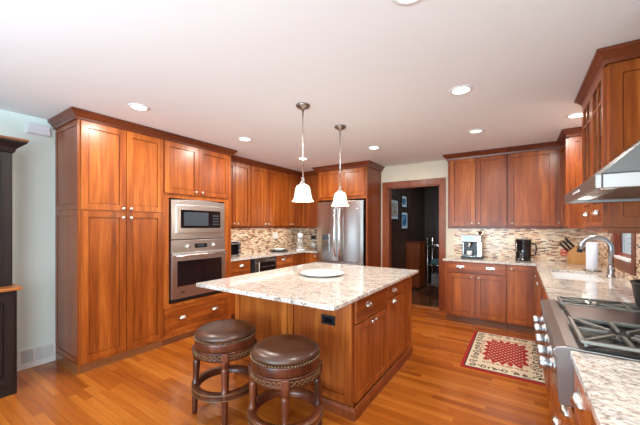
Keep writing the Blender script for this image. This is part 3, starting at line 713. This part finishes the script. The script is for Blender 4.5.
# cabinets under and in front of the rangetop
F = Fr('W', .19)
base(F, RY0 + .002, 1.862, 'narrow cherry drawer cabinet under the near side of the rangetop', SD, [('drawer', 1.50, 1.855, .46, .655, [('c', 1.68, .575)]), ('drawer', 1.50, 1.855, .11, .455, [('c', 1.68, .30)])], z1=.665)
base(F, 1.864, RY1 + .008, 'cherry drawer cabinet under the far side of the rangetop', SD, [('drawer', 1.87, 2.4, .46, .655, []), ('drawer', 1.87, 2.4, .11, .455, [('c', 2.08, .31)])], z1=.665)
base(F, .78, RY0 - .005, 'cherry drawer cabinet under the near worktop beside the camera', SD, [('drawer', 1.15, 1.478, .70, .86, [('c', 1.325, .785)]), ('drawer', 1.15, 1.478, .41, .695, []), ('drawer', 1.15, 1.478, .11, .405, []), ('door', .79, 1.147, .11, .86, [])])
bm = new(); box(bm, .16, XR - .01, -.4, RY0 - .008, CT - .03, CT); o = obj('worktop', bm, M['granite'], None, .004); tag(o, 'pale granite worktop in the near right foreground', 'worktop')
base(F, -.4, .778, 'cherry base cabinet at the near end of the right wall', SD, [('door', -.39, .19, .11, .86, []), ('door', .193, .77, .11, .86, [])])
# dutch oven
t = thing('dutch_oven', 'black cast iron pot standing on the far rangetop grate', 'pot', (.635, 2.26, .939))
bm = new(); lathe(bm, [(.105, 0), (.118, .008), (.128, .06), (.136, .125), (.142, .128), (.142, .136), (.131, .137), (.12, .06), (.1, .015), (0, .012)], (.635, 2.26, .939), 'z', 32); obj('pot_body', bm, M['iron'], t)
for s in (-1, 1):
    bm = new(); tube(bm, [(.635 - .035, 2.26 + s * .135, 1.05), (.635 - .03, 2.26 + s * .165, 1.055), (.635 + .03, 2.26 + s * .165, 1.055), (.635 + .035, 2.26 + s * .135, 1.05)], .008, 8); obj('handle', bm, M['iron'], t)
# hood
t = thing('range_hood', 'stainless steel canopy range hood above the rangetop', 'range hood', (.5, 1.945, 1.505))
HX, HY0, HY1 = .232, 1.49, 2.402
bm = new()
box(bm, HX, HX + .02, HY0, HY1, 1.507, 1.562); box(bm, HX + .02, .79, HY0, HY0 + .02, 1.507, 1.562); box(bm, HX + .02, .79, HY1 - .02, HY1, 1.507, 1.562)
obj('lip', bm, M['steel_r'], t, .004)
bm = new()
b4 = [(HX + .018, HY0 + .0), (.79, HY0 + .0), (.79, HY1 - .0), (HX + .018, HY1 - .0)]; t4 = [(.50, HY0 + .02), (.79, HY0 + .02), (.79, HY1 - .02), (.50, HY1 - .02)]
A = [bm.verts.new((x, y, 1.563)) for x, y in b4]; B = [bm.verts.new((x, y, 1.80)) for x, y in t4]
for k in range(4): bm.faces.new((A[k], A[(k + 1) % 4], B[(k + 1) % 4], B[k]))
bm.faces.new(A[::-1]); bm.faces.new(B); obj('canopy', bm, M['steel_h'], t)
bm = new(); box(bm, .52, .79, 1.78, 2.11, 1.801, 2.437); obj('chimney', bm, M['steel'], t)
bm = new(); box(bm, HX + .021, .789, HY0 + .021, HY1 - .021, 1.530, 1.552)
for k in range(30): box(bm, HX + .10 + k * .0145, HX + .108 + k * .0145, HY0 + .04, HY1 - .04, 1.520, 1.530)
obj('baffle_filter', bm, M['steel_d'], t)
for y in (1.65, 2.24):
    bm = new(); lathe(bm, [(.035, 0), (.035, .006), (0, .007)], (.30, y, 1.522), 'z', 18); obj('hood_lamp', bm, M['dimglow'], t)
bm = new(); box(bm, HX - .003, HX, 1.85, 2.03, 1.530, 1.541)
obj('button_strip', bm, M['porcelain'], t)

# ------------------------------------------------------------------ island
t = thing('kitchen_island', 'cherry island cabinet with panelled back under the pale granite', 'island', (-1.6, 2.6, 0))
IX0, IX1, IY0, IY1 = -2.21, -.995, 1.935, 3.275; IT = .864
bm = new(); box(bm, IX0, IX1, IY0, IY1, .0, IT); obj('body', bm, M['cherry'], t)
F = Fr('S', IY0)
p = shaker(F, IX0, -1.585, .09, IT, t, 'back_panel', .055, M['cherry'], .0195); p = shaker(F, -1.583, IX1, .09, IT, t, 'back_panel', .055, M['cherry'], .0195)
F = Fr('E', IX1)
d = slab_front(F, 1.955, 2.555, .665, .85, t); cup_pull(F, 2.165, .765, d)
d = shaker(F, 1.955, 2.228, .10, .66, t, 'door', .05); knob(F, 2.195, .628, d)
d = shaker(F, 2.231, 2.555, .10, .66, t, 'door', .05); knob(F, 2.262, .628, d)
d = slab_front(F, 2.562, 2.985, .72, .85, t); cup_pull(F, 2.735, .775, d)
d = shaker(F, 2.562, 2.985, .10, .715, t, 'door', .05); cup_pull(F, 2.735, .672, d)
p = shaker(F, 2.992, IY1, .09, IT, t, 'end_panel', .05, M['cherry'], .0195)
bm = new(); sweep(bm, [(IX0, IY0 - .0195), (IX1 + .02, IY0 - .0195), (IX1 + .02, IY1)][::1], [(0, 0), (.014, 0), (.014, .06), (.006, .08), (0, .085)]); obj('base_moulding', bm, M['cherry_shaded'], t)
bm = new(); Fs = Fr('S', IY0 - .012); Fs.box(bm, -1.255, -1.135, -.006, .006, .635, .705); o = obj('outlet', bm, M['black'], t, .002)
bm = new(); Fs.box(bm, -1.235, -1.155, .006, .008, .652, .688); obj('socket', bm, M['blackglass'], o)
bm = new()
c = .02
prism(bm, [(x, y, IT + .001) for x, y in ((-2.25, 1.535), (-.911 - .05, 1.535), (-.911 - .012, 1.547), (-.911, 1.585), (-.911, 3.31), (-2.25, 3.31))], (0, 0, .031))
o = obj('island_worktop', bm, M['granite'], None, .006); tag(o, 'large pale granite slab on the kitchen island', 'worktop')
IZ = IT + .032
bm = new(); lathe(bm, [(0, 0), (.13, 0), (.14, .004), (.20, .016), (.212, .022), (.21, .026), (.19, .020), (.13, .010), (0, .009)], (-1.607, 2.474, IZ + .0005), 'z', 40)
o = obj('plate', bm, M['porcelain']); tag(o, 'large round white platter on the island worktop', 'platter')

# ------------------------------------------------------------------ stools
def make_stool():
    t = thing('bar_stool', 'round brown leather stool with nailhead trim, the left one of the two', 'stool', (0, 0, 0), 'leather stools at the island')
    bm = new(); lathe(bm, [(.195, .567), (.213, .571), (.217, .582), (.212, .597), (.193, .611), (.16, .619), (.12, .621), (.06, .616), (0, .614)], seg=40); obj('cushion', bm, M['leather'], t)
    bm = new()
    for k in range(72):
        a = 2 * PI * k / 72; c = Vector((.2175 * math.cos(a), .2175 * math.sin(a), .567))
        lathe(bm, [(.0065, -.004), (.0065, .001), (.003, .005), (0, .006)], c, 'z', 6)
    nn = obj('nailhead', bm, M['bronze'], t); nn['kind'] = 'stuff'
    bm = new(); lathe(bm, [(.19, .50), (.213, .50), (.217, .508), (.217, .552), (.213, .561), (.19, .561), (.19, .50)], seg=40); obj('seat_band', bm, M['stoolwood'], t)
    bm = new(); lathe(bm, [(.185, .435), (.212, .435), (.220, .442), (.218, .450), (.218, .485), (.222, .492), (.218, .499), (.185, .499), (.185, .435)], seg=40)
    ap = obj('seat_apron', bm, M['stoolwood'], t); bm = new()
    for k in range(40):      # carved guilloche
        a = 2 * PI * k / 40; c = Vector((.219 * math.cos(a), .219 * math.sin(a), .467)); tdir = Vector((-math.sin(a), math.cos(a), 0)); n = Vector((math.cos(a), math.sin(a), 0))
        pts = [c + tdir * (.014 * math.cos(q * PI / 3)) + Vector((0, 0, .014 * math.sin(q * PI / 3))) for q in range(6)]
        tube(bm, pts, .003, 4, closed=True)
    cv = obj('carving', bm, M['bronze'], ap); cv['kind'] = 'stuff'
    for k in range(4):
        a = k * PI / 2; ca, sa = math.cos(a), math.sin(a)
        bm = new(); lathe(bm, [(.016, 0), (.019, .03), (.021, .12), (.020, .16), (.026, .17), (.026, .235), (.019, .245), (.022, .30), (.026, .37), (.024, .385), (.017, .395), (.026, .405), (.028, .43), (.028, .498)], seg=12)
        for v in bm.verts:
            s = v.co.z; r = .219 - .04 * s
            v.co.x += r; v.co.x, v.co.y = v.co.x * ca - v.co.y * sa, v.co.x * sa + v.co.y * ca
        lg = obj('leg', bm, M['stoolwood'], t)
        bm = new(); box(bm, .205, .232, -.022, .022, .44, .495)
        for v in bm.verts: v.co.x, v.co.y = v.co.x * ca - v.co.y * sa, v.co.x * sa + v.co.y * ca
        obj('corner_block', bm, M['stoolwood'], lg, .003)
    bm = new(); lathe(bm, [(.19, .175), (.229, .175), (.235, .18), (.233, .186), (.233, .212), (.235, .218), (.229, .224), (.19, .224), (.19, .175)], seg=40); obj('foot_ring', bm, M['stoolwood'], t)
    bm = new()
    for z in (.181, .217): tube(bm, [(.236 * math.cos(2 * PI * q / 48), .236 * math.sin(2 * PI * q / 48), z) for q in range(48)], .003, 5, closed=True)
    obj('ring_bead', bm, M['bronze'], t)
    return t
s0 = make_stool(); s0.location = (-1.847, 1.512, 0); s0.rotation_euler = (0, 0, math.radians(-41))
dup(s0, (-1.25, 1.497, 0), 'round brown leather stool with nailhead trim, nearer the island corner', rz=math.radians(-51))

# ------------------------------------------------------------------ pendants and recessed lights
def pendant(x, y, label):
    t = thing('pendant_lamp', label, 'pendant lamp', (x, y, 1.56), 'pendants over the island')
    bm = new(); lathe(bm, [(.010, 2.385), (.014, 2.40), (.03, 2.408), (.056, 2.42), (.062, 2.43), (.062, 2.438)], (x, y, 0), 'z', 24); obj('ceiling_canopy', bm, M['pewter'], t)
    bm = new(); tube(bm, [(x, y, 1.78), (x, y, 2.38)], .006, 8)
    for z in (1.95, 2.15): lathe(bm, [(.006, -.012), (.009, -.008), (.009, .008), (.006, .012)], (x, y, z), 'z', 10)
    obj('rod', bm, M['nickel'], t)
    bm = new(); lathe(bm, [(.03, 1.728), (.032, 1.738), (.022, 1.752), (.012, 1.765), (.012, 1.795), (.006, 1.80)], (x, y, 0), 'z', 20); obj('socket_cap', bm, M['nickel'], t)
    bm = new(); n = 28
    pr_ = [(.028, 1.738), (.050, 1.730), (.063, 1.709), (.070, 1.675), (.076, 1.635), (.084, 1.606), (.098, 1.590)]
    rings = []
    for j, (r, z) in enumerate(pr_):
        f = max(0, j - 4) / 2
        rings.append([bm.verts.new((x + (r + f * .003 * math.cos(8 * 2 * PI * k / n)) * math.cos(2 * PI * k / n), y + (r + f * .003 * math.cos(8 * 2 * PI * k / n)) * math.sin(2 * PI * k / n), z)) for k in range(n)])
    for a, b in zip(rings, rings[1:]):
        for k in range(n): bm.faces.new((a[k], a[(k + 1) % n], b[(k + 1) % n], b[k])).smooth = True
    o = obj('lamp_shade', bm, M['shade'], t); sm = o.modifiers.new('wall', 'SOLIDIFY'); sm.thickness = .003
    bm = new(); lathe(bm, [(0, 1.62), (.02, 1.628), (.03, 1.65), (.024, 1.68), (.013, 1.71), (.013, 1.728)], (x, y, 0), 'z', 16); obj('bulb', bm, M['bulb'], t)
    l = bpy.data.lights.new('pendant_light', 'POINT'); l.energy = 5; l.color = (1, .84, .64); l.shadow_soft_size = .04
    lo_ = bpy.data.objects.new('pendant_light', l); COL.objects.link(lo_); lo_.parent = t; lo_.location = (0, 0, .0)
pendant(-1.60, 2.152, 'bell shade pendant lamp over the near half of the island')
pendant(-1.61, 2.835, 'bell shade pendant lamp over the far half, nearer the refrigerator')
def can(x, y, label, on=True, p=12):
    t = thing('recessed_light', label, 'ceiling light', (x, y, H), 'recessed ceiling lights')
    bm = new(); lathe(bm, [(.060, -.004), (.063, -.008), (.085, -.006), (.088, 0), (.06, 0), (.06, -.004)], (x, y, H), 'z', 28); obj('trim_ring', bm, M['white'], t)
    bm = new(); lathe(bm, [(0, -.0015), (.059, -.0015), (.059, -.0035), (0, -.0045)], (x, y, H), 'z', 24); obj('lens', bm, M['glow'] if on else M['dimglow'], t)
    if on: area('can_light', (0, 0, -.009), (0, 0, 0), .115, .115, p, (1, .93, .85), 'DISK', PI, t)
can(-2.856, 1.377, 'recessed ceiling light in front of the pantry cabinet')
can(-2.818, 2.599, 'recessed ceiling light in front of the oven tower')
can(-2.863, 3.855, 'recessed ceiling light near the far left corner, behind the near pendant')
can(-1.656, 3.847, 'recessed ceiling light between the island and the doorway')
can(-.386, 2.598, 'recessed ceiling light over the aisle right of the island')
can(-.411, 3.811, 'dim recessed ceiling light in front of the back wall cabinets', False)
can(.46, 3.798, 'recessed ceiling light over the sink by the window')
can(-.418, 1.375, 'recessed ceiling light cut by the top edge of the photo')

# ------------------------------------------------------------------ left counter items
t = thing('toaster_oven', 'black glass toaster oven beside the oven tower', 'toaster oven', (-3.76, 3.09, CT))
F = Fr('E', -3.66)
bm = new(); F.box(bm, 2.90, 3.28, -.26, 0, CT + .015, CT + .235); obj('body', bm, M['brass'], t, .006)
bm = new(); F.box(bm, 2.91, 3.235, .0, .012, CT + .03, CT + .225); dd = obj('door', bm, M['blackglass'], t)
bm = new(); F.box(bm, 3.238, 3.278, 0, .010, CT + .02, CT + .23); obj('control_panel', bm, M['nickel'], t)
for u in (2.93, 3.25):
    for n in (-.02, -.24):
        bm = new(); F.box(bm, u - .012, u + .012, n - .012, n + .012, CT, CT + .015); obj('foot', bm, M['black'], t)
for z in (.06, .12, .18):
    bm = new(); lathe(bm, [(.013, 0), (.012, .014), (0, .015)], F.pt(3.258, .010, CT + z), 'x', 12); obj('knob', bm, M['black'], t)
bm = new(); tube(bm, [F.pt(2.94, .03, CT + .2), F.pt(3.21, .03, CT + .2)], .006, 8)
for u in (2.96, 3.19): tube(bm, [F.pt(u, .01, CT + .2), F.pt(u, .03, CT + .2)], .005, 6)
obj('handle', bm, M['nickel'], dd)
bm = new(); c = (-3.74, 4.30); 
vs = []
lathe(bm, [(0, 0), (.15, 0), (.19, .012), (.195, .022), (.188, .02), (.15, .007), (0, .007)], (c[0], c[1], CT), 'z', 32)
for v in bm.verts: v.co.x = c[0] + (v.co.x - c[0]) * .8
o = obj('tray', bm, M['iron']); tag(o, 'dark oval tray on the left counter under the outlet', 'tray')
bm = new(); lathe(bm, [(0, 0), (.08, 0), (.12, .03), (.13, .045), (.122, .045), (.112, .035), (0, .03)], (c[0], c[1], CT + .0085), 'z', 28)
for v in bm.verts: v.co.x = c[0] + (v.co.x - c[0]) * .8
o = obj('serving_dish', bm, M['porcelain']); tag(o, 'white oval dish resting on the dark tray', 'dish')
t = thing('outlet_plate', 'white outlet plate on the mosaic backsplash above the tray', 'outlet', (XL + .008, 4.43, 1.13))
bm = new(); box(bm, XL + .008, XL + .014, 4.37, 4.49, 1.13, 1.245); obj('plate', bm, M['white'], t, .002)
for z in (1.155, 1.20):
    bm = new(); box(bm, XL + .014, XL + .016, 4.405, 4.455, z, z + .028); obj('socket', bm, M['lightblue'], t)
# stand mixer
t = thing('stand_mixer', 'white stand mixer in the far left counter corner', 'stand mixer', (-3.62, 4.78, CT))
mx, my = -3.62, 4.78
bm = new(); box(bm, mx - .17, mx + .15, my - .09, my + .09, CT, CT + .03); obj('base', bm, M['porcelain'], t, .012)
bm = new(); prism(bm, [(mx - .16, my - .05, CT + .03), (mx - .05, my - .05, CT + .03), (mx - .07, my - .05, CT + .25), (mx - .15, my - .05, CT + .25)], (0, .10, 0)); obj('column', bm, M['porcelain'], t, .01)
bm = new(); lathe(bm, [(0, -.17), (.04, -.165), (.062, -.12), (.068, -.04), (.066, .06), (.055, .13), (.035, .165), (0, .17)], (mx, my, CT + .31), 'x', 24); obj('motor_head', bm, M['porcelain'], t)
bm = new(); lathe(bm, [(.045, .032), (.05, .045), (.075, .07), (.098, .12), (.10, .17), (.105, .175), (.097, .176), (.09, .12), (0, .05)], (mx + .05, my, CT), 'z', 24); obj('bowl', bm, M['chrome'], t)
bm = new(); tube(bm, [(mx + .08, my, CT + .25), (mx + .08, my, CT + .14)], .012, 8); obj('beater', bm, M['chrome'], t)
bm = new(); lathe(bm, [(.02, 0), (.02, .012), (.012, .02), (0, .021)], (mx - .02, my - .066, CT + .31), '-y', 14); obj('speed_knob', bm, M['black'], t)
t.rotation_euler = (0, 0, math.radians(-48)); t.scale = (.9, .9, .92)
# two tier rack
t = thing('dish_rack', 'two-tier wire rack of dishes beside the refrigerator', 'rack', (-3.475, 5.03, CT))
bm = new()
for x in (-3.59, -3.36):
    for y in (4.95, 5.12): tube(bm, [(x, y, CT), (x, y, CT + .36)], .005, 6)
for z in (.05, .20, .34):
    tube(bm, [(-3.59, 4.95, CT + z), (-3.36, 4.95, CT + z), (-3.36, 5.12, CT + z), (-3.59, 5.12, CT + z)], .005, 6, closed=True)
    for k in range(8): tube(bm, [(-3.57 + k * .028, 4.95, CT + z), (-3.57 + k * .028, 5.12, CT + z)], .003, 5)
obj('frame', bm, M['chrome'], t)
for z, mt, lb, r in ((.057, 'porcelain', 'white', .07), (.207, 'iron', 'dark', .07)):
    for j in range(2):
        zz = CT + z + j * .034 - .0
        bm = new(); lathe(bm, [(0, 0), (r * .5, 0), (r, .03), (r, .036), (r * .92, .035), (r * .5, .010), (0, .010)], (-3.475, 5.035, zz), 'z', 20)
        o = obj('bowl', bm, M[mt]); tag(o, '%s bowl on the %s tier of the rack, %s of its pair' % (lb, 'lower' if z < .1 else 'middle', ('lower', 'upper')[j]), 'bowl', 'bowls on the wire rack')

# ------------------------------------------------------------------ hutch at the left edge
t = thing('hutch', 'black wooden hutch with a reddish ledge at the left edge', 'hutch', (-3.7, .3, 0))
hx = -3.445; hb = -.6
bm = new(); box(bm, XL + .02, hx, hb, .706, .0, .845); obj('lower_cabinet', bm, M['darkwood'], t)
for u0, u1 in ((-.58, -.16), (-.15, .27), (.28, .69)): shaker(Fr('E', hx), u0, u1, .10, .82, t, 'door', .06, M['darkwood'])
bm = new(); box(bm, XL + .02, hx + .03, hb - .02, .735, .846, .872); obj('ledge', bm, M['ledge'], t, .005)
bm = new(); box(bm, XL + .02, -3.55, hb, .700, .873, 2.02); obj('upper_cabinet', bm, M['darkwood'], t)
for u0, u1 in ((-.58, -.16), (-.15, .27), (.28, .69)): shaker(Fr('E', -3.55), u0, u1, .90, 1.98, t, 'door', .06, M['darkwood'])
bm = new(); sweep(bm, [(-3.528, hb), (-3.528, .700), (XL + .02, .700)][::-1], [(0, 1.98), (-.008, 1.985), (-.02, 2.02), (-.06, 2.055), (-.075, 2.065), (-.075, 2.075), (0, 2.075)]); obj('crown_moulding', bm, M['darkwood'], t)
bm = new(); box(bm, XL + .02, -3.445, hb - .08, .782, 2.076, 2.095); obj('top_board', bm, M['kick'], t, .004)

# ------------------------------------------------------------------ hall furnishings
def picture(y0, y1, z0, z1, label, cols):
    t = thing('framed_picture', label, 'picture', (-2.095, (y0 + y1) / 2, z0), 'pictures on the hall panelling')
    x = -2.096; bm = new(); f = .022
    for a in ((y0, y0 + f, z0, z1), (y1 - f, y1, z0, z1), (y0 + f, y1 - f, z0, z0 + f), (y0 + f, y1 - f, z1 - f, z1)): box(bm, x, x + .02, a[0], a[1], a[2], a[3])
    obj('frame', bm, M['darkwood'], t)
    m, nt, b = nmat('print'); tc = N(nt, 'ShaderNodeTexCoord'); no = N(nt, 'ShaderNodeTexNoise'); no.inputs['Scale'].default_value = 9; nt.links.new(tc.outputs['Object'], no.inputs[0])
    r = ramp(nt, [(.35, cols[0]), (.5, cols[1]), (.6, cols[2])]); nt.links.new(no.outputs['Fac'], r.inputs[0]); nt.links.new(r.outputs[0], b.inputs['Base Color']); b.inputs['Roughness'].default_value = .2
    bm = new(); box(bm, x, x + .006, y0 + f, y1 - f, z0 + f, z1 - f); obj('mat_board', bm, plain('mat_board', (.55, .68, .74), .6), t)
    m_ = .05; bm = new(); box(bm, x + .006, x + .008, y0 + f + m_, y1 - f - m_, z0 + f + m_, z1 - f - m_); obj('print', bm, m, t)
picture(5.62, 6.10, 1.49, 1.91, 'framed print in pale tones, nearest the doorway casing', ((.35, .30, .2), (.6, .62, .55), (.1, .3, .5)))
picture(6.28, 6.66, 1.76, 2.04, 'small framed blue print, upper of the two farther ones', ((.05, .15, .25), (.12, .3, .4), (.4, .5, .5)))
picture(6.26, 6.72, 1.30, 1.69, 'framed blue print, lower of the two farther ones', ((.03, .12, .3), (.1, .3, .5), (.4, .55, .6)))
t = thing('side_cabinet', 'low reddish wood cabinet standing in the dark hall', 'cabinet', (-1.95, 6.85, 0))
bm = new(); box(bm, -2.09, -1.80, 6.62, 7.1, .04, 1.0); obj('body', bm, M['cherry_shaded'], t)
bm = new(); box(bm, -2.092, -1.785, 6.60, 7.12, 1.001, 1.025); obj('top', bm, M['casing'], t, .003)
bm = new(); box(bm, -2.07, -1.82, 6.64, 7.08, 0, .039); obj('plinth', bm, M['darkwood'], t)
t = thing('tall_cupboard', 'tall black cupboard at the back of the hall', 'cupboard', (-1.1, 7.6, 0))
bm = new(); box(bm, -1.62, -.7, 7.3, 7.9, 0, 1.62); obj('body', bm, M['darkwood'], t)
shaker(Fr('S', 7.3), -1.60, -1.17, .1, 1.6, t, 'door', .06, M['darkwood']); shaker(Fr('S', 7.3), -1.16, -.72, .1, 1.6, t, 'door', .06, M['darkwood'])
t = thing('wire_shelf_cart', 'chrome wire shelf cart in front of the black cupboard', 'cart', (-1.35, 6.4, 0))
for x in (-1.53, -1.16):
    for y in (6.2, 6.6):
        bm = new(); tube(bm, [(x, y, .05), (x, y, 1.12)], .012, 8)
        for k in range(12): lathe(bm, [(.012, -.004), (.016, 0), (.012, .004)], (x, y, .12 + k * .085), 'z', 8)
        o = obj('post', bm, M['chrome'], t)
        bm = new(); lathe(bm, [(0, -.025), (.018, -.018), (.025, 0), (.018, .018), (0, .025)], (x, y, .0255), 'z', 12); obj('caster', bm, M['black'], o)
for z in (.20, .60, .98):
    bm = new()
    tube(bm, [(-1.53, 6.2, z), (-1.16, 6.2, z), (-1.16, 6.6, z), (-1.53, 6.6, z)], .007, 6, closed=True)
    for k in range(12): tube(bm, [(-1.50 + k * .03, 6.2, z), (-1.50 + k * .03, 6.6, z)], .003, 5)
    obj('wire_shelf', bm, M['chrome'], t)
bm = new(); box(bm, -1.48, -1.22, 6.25, 6.55, .61, .70); o = obj('storage_box', bm, plain('teal_box', (.03, .09, .12), .4), None, .006); tag(o, 'dark teal box on the middle shelf of the wire cart', 'box')
bm = new(); box(bm, -1.47, -1.2, 6.25, 6.55, .21, .42); o = obj('storage_crate', bm, plain('grey_crate', (.10, .11, .12), .5), None, .006); tag(o, 'grey crate on the bottom shelf of the wire cart', 'crate')

# ------------------------------------------------------------------ rug
t = thing('rug', 'red bordered cream rug with black scrolls in front of the range', 'rug', (-.13, 3.82, 0))
rx0, rx1, ry0, ry1 = -.49, .235, 3.225, 4.42
bm = new(); box(bm, rx0, rx1, ry0, ry1, .0, .008); obj('border', bm, plain('rug_red', (.33, .014, .014), .95, bump=.6), t, .003)
bm = new(); box(bm, rx0 + .03, rx1 - .03, ry0 + .03, ry1 - .03, .0081, .0091); obj('black_edging', bm, plain('rug_black', (.03, .015, .015), .95, bump=.6), t)
bm = new(); box(bm, rx0 + .042, rx1 - .042, ry0 + .042, ry1 - .042, .0092, .0102); obj('cream_field', bm, plain('rug_cream', (.66, .56, .40), .95, bump=.6), t)
# centre medallion with scalloped ends
cx, cy = (rx0 + rx1) / 2, (ry0 + ry1) / 2; hw, hh = .19, .33
bm = new(); pts = []
n = 48
def medal(sx, sy):
    P = []
    for i in range(96):
        a = 2 * PI * i / 96; c, s = math.cos(a), math.sin(a)
        k = (abs(c) ** 6 + abs(s) ** 6) ** (-1 / 6); w_ = 1 + .10 * math.sin(18 * a)
        P.append((cx + sx * c * k * w_, cy + sy * s * k * w_))
    return P
prism(bm, [(x, y, .0103) for x, y in medal(hw, hh)], (0, 0, .0008)); obj('red_medallion', bm, bpy.data.materials['rug_red'], t)
bm = new()
for i in range(9):
    for j in range(17):
        x = cx + (i - 4 + (.5 if j % 2 else 0)) * .050; y = cy + (j - 8) * .040
        if abs(x - cx) < hw * .85 and abs(y - cy) < hh * .88: lathe(bm, [(.010, .0112), (.010, .0118), (0, .0119)], (x, y, 0), 'z', 6)
o = obj('cream_dots', bm, bpy.data.materials['rug_cream'], t); o['kind'] = 'stuff'
def curl(bm, x, y, a0, r, sgn, w_=.006):
    pts = []
    for q in range(14):
        s = q / 13; rr = r * (1 - .8 * s); a = a0 + sgn * s * 5.2; pts.append((x + rr * math.cos(a), y + rr * math.sin(a)))
    for p, q in zip(pts, pts[1:]):
        p = Vector(p); q = Vector(q); d = (q - p).normalized(); n_ = Vector((-d.y, d.x)) * w_ / 2
        prism(bm, [(v.x, v.y, .0103) for v in (p + n_ - d * .001, q + n_ + d * .001, q - n_ + d * .001, p - n_ - d * .001)], (0, 0, .0007))
bm = new(); br = new(); rr_ = random.Random(3)
def ring_pts():
    out = []
    m0 = .095
    for x in [rx0 + m0 + k * (rx1 - rx0 - 2 * m0) / 6 for k in range(7)]:
        out += [(x, ry0 + m0), (x, ry1 - m0)]
    for y in [ry0 + m0 + k * (ry1 - ry0 - 2 * m0) / 11 for k in range(1, 11)]:
        out += [(rx0 + m0, y), (rx1 - m0, y)]
    return out
for i, (x, y) in enumerate(ring_pts()):
    curl(bm, x, y, rr_.random() * 6, .040, 1 if i % 2 else -1, .011)
    curl(bm, x + rr_.uniform(-.02, .02), y + rr_.uniform(-.02, .02), rr_.random() * 6, .024, -1 if i % 2 else 1, .011)
obj('black_scrolls', bm, bpy.data.materials['rug_black'], t)['kind'] = 'stuff'
for i in range(14):
    x = cx + rr_.choice((-1, 1)) * (hw + .035); y = cy + (i - 6.5) * .045
    curl(br, x, y, rr_.random() * 6, .018, 1, .008)
for i in range(10):
    x = cx + (i - 4.5) * .04
    for s in (-1, 1): curl(br, x, cy + s * (hh + .05), rr_.random() * 6, .02, 1, .008)
obj('red_scrolls', br, bpy.data.materials['rug_red'], t)['kind'] = 'stuff'
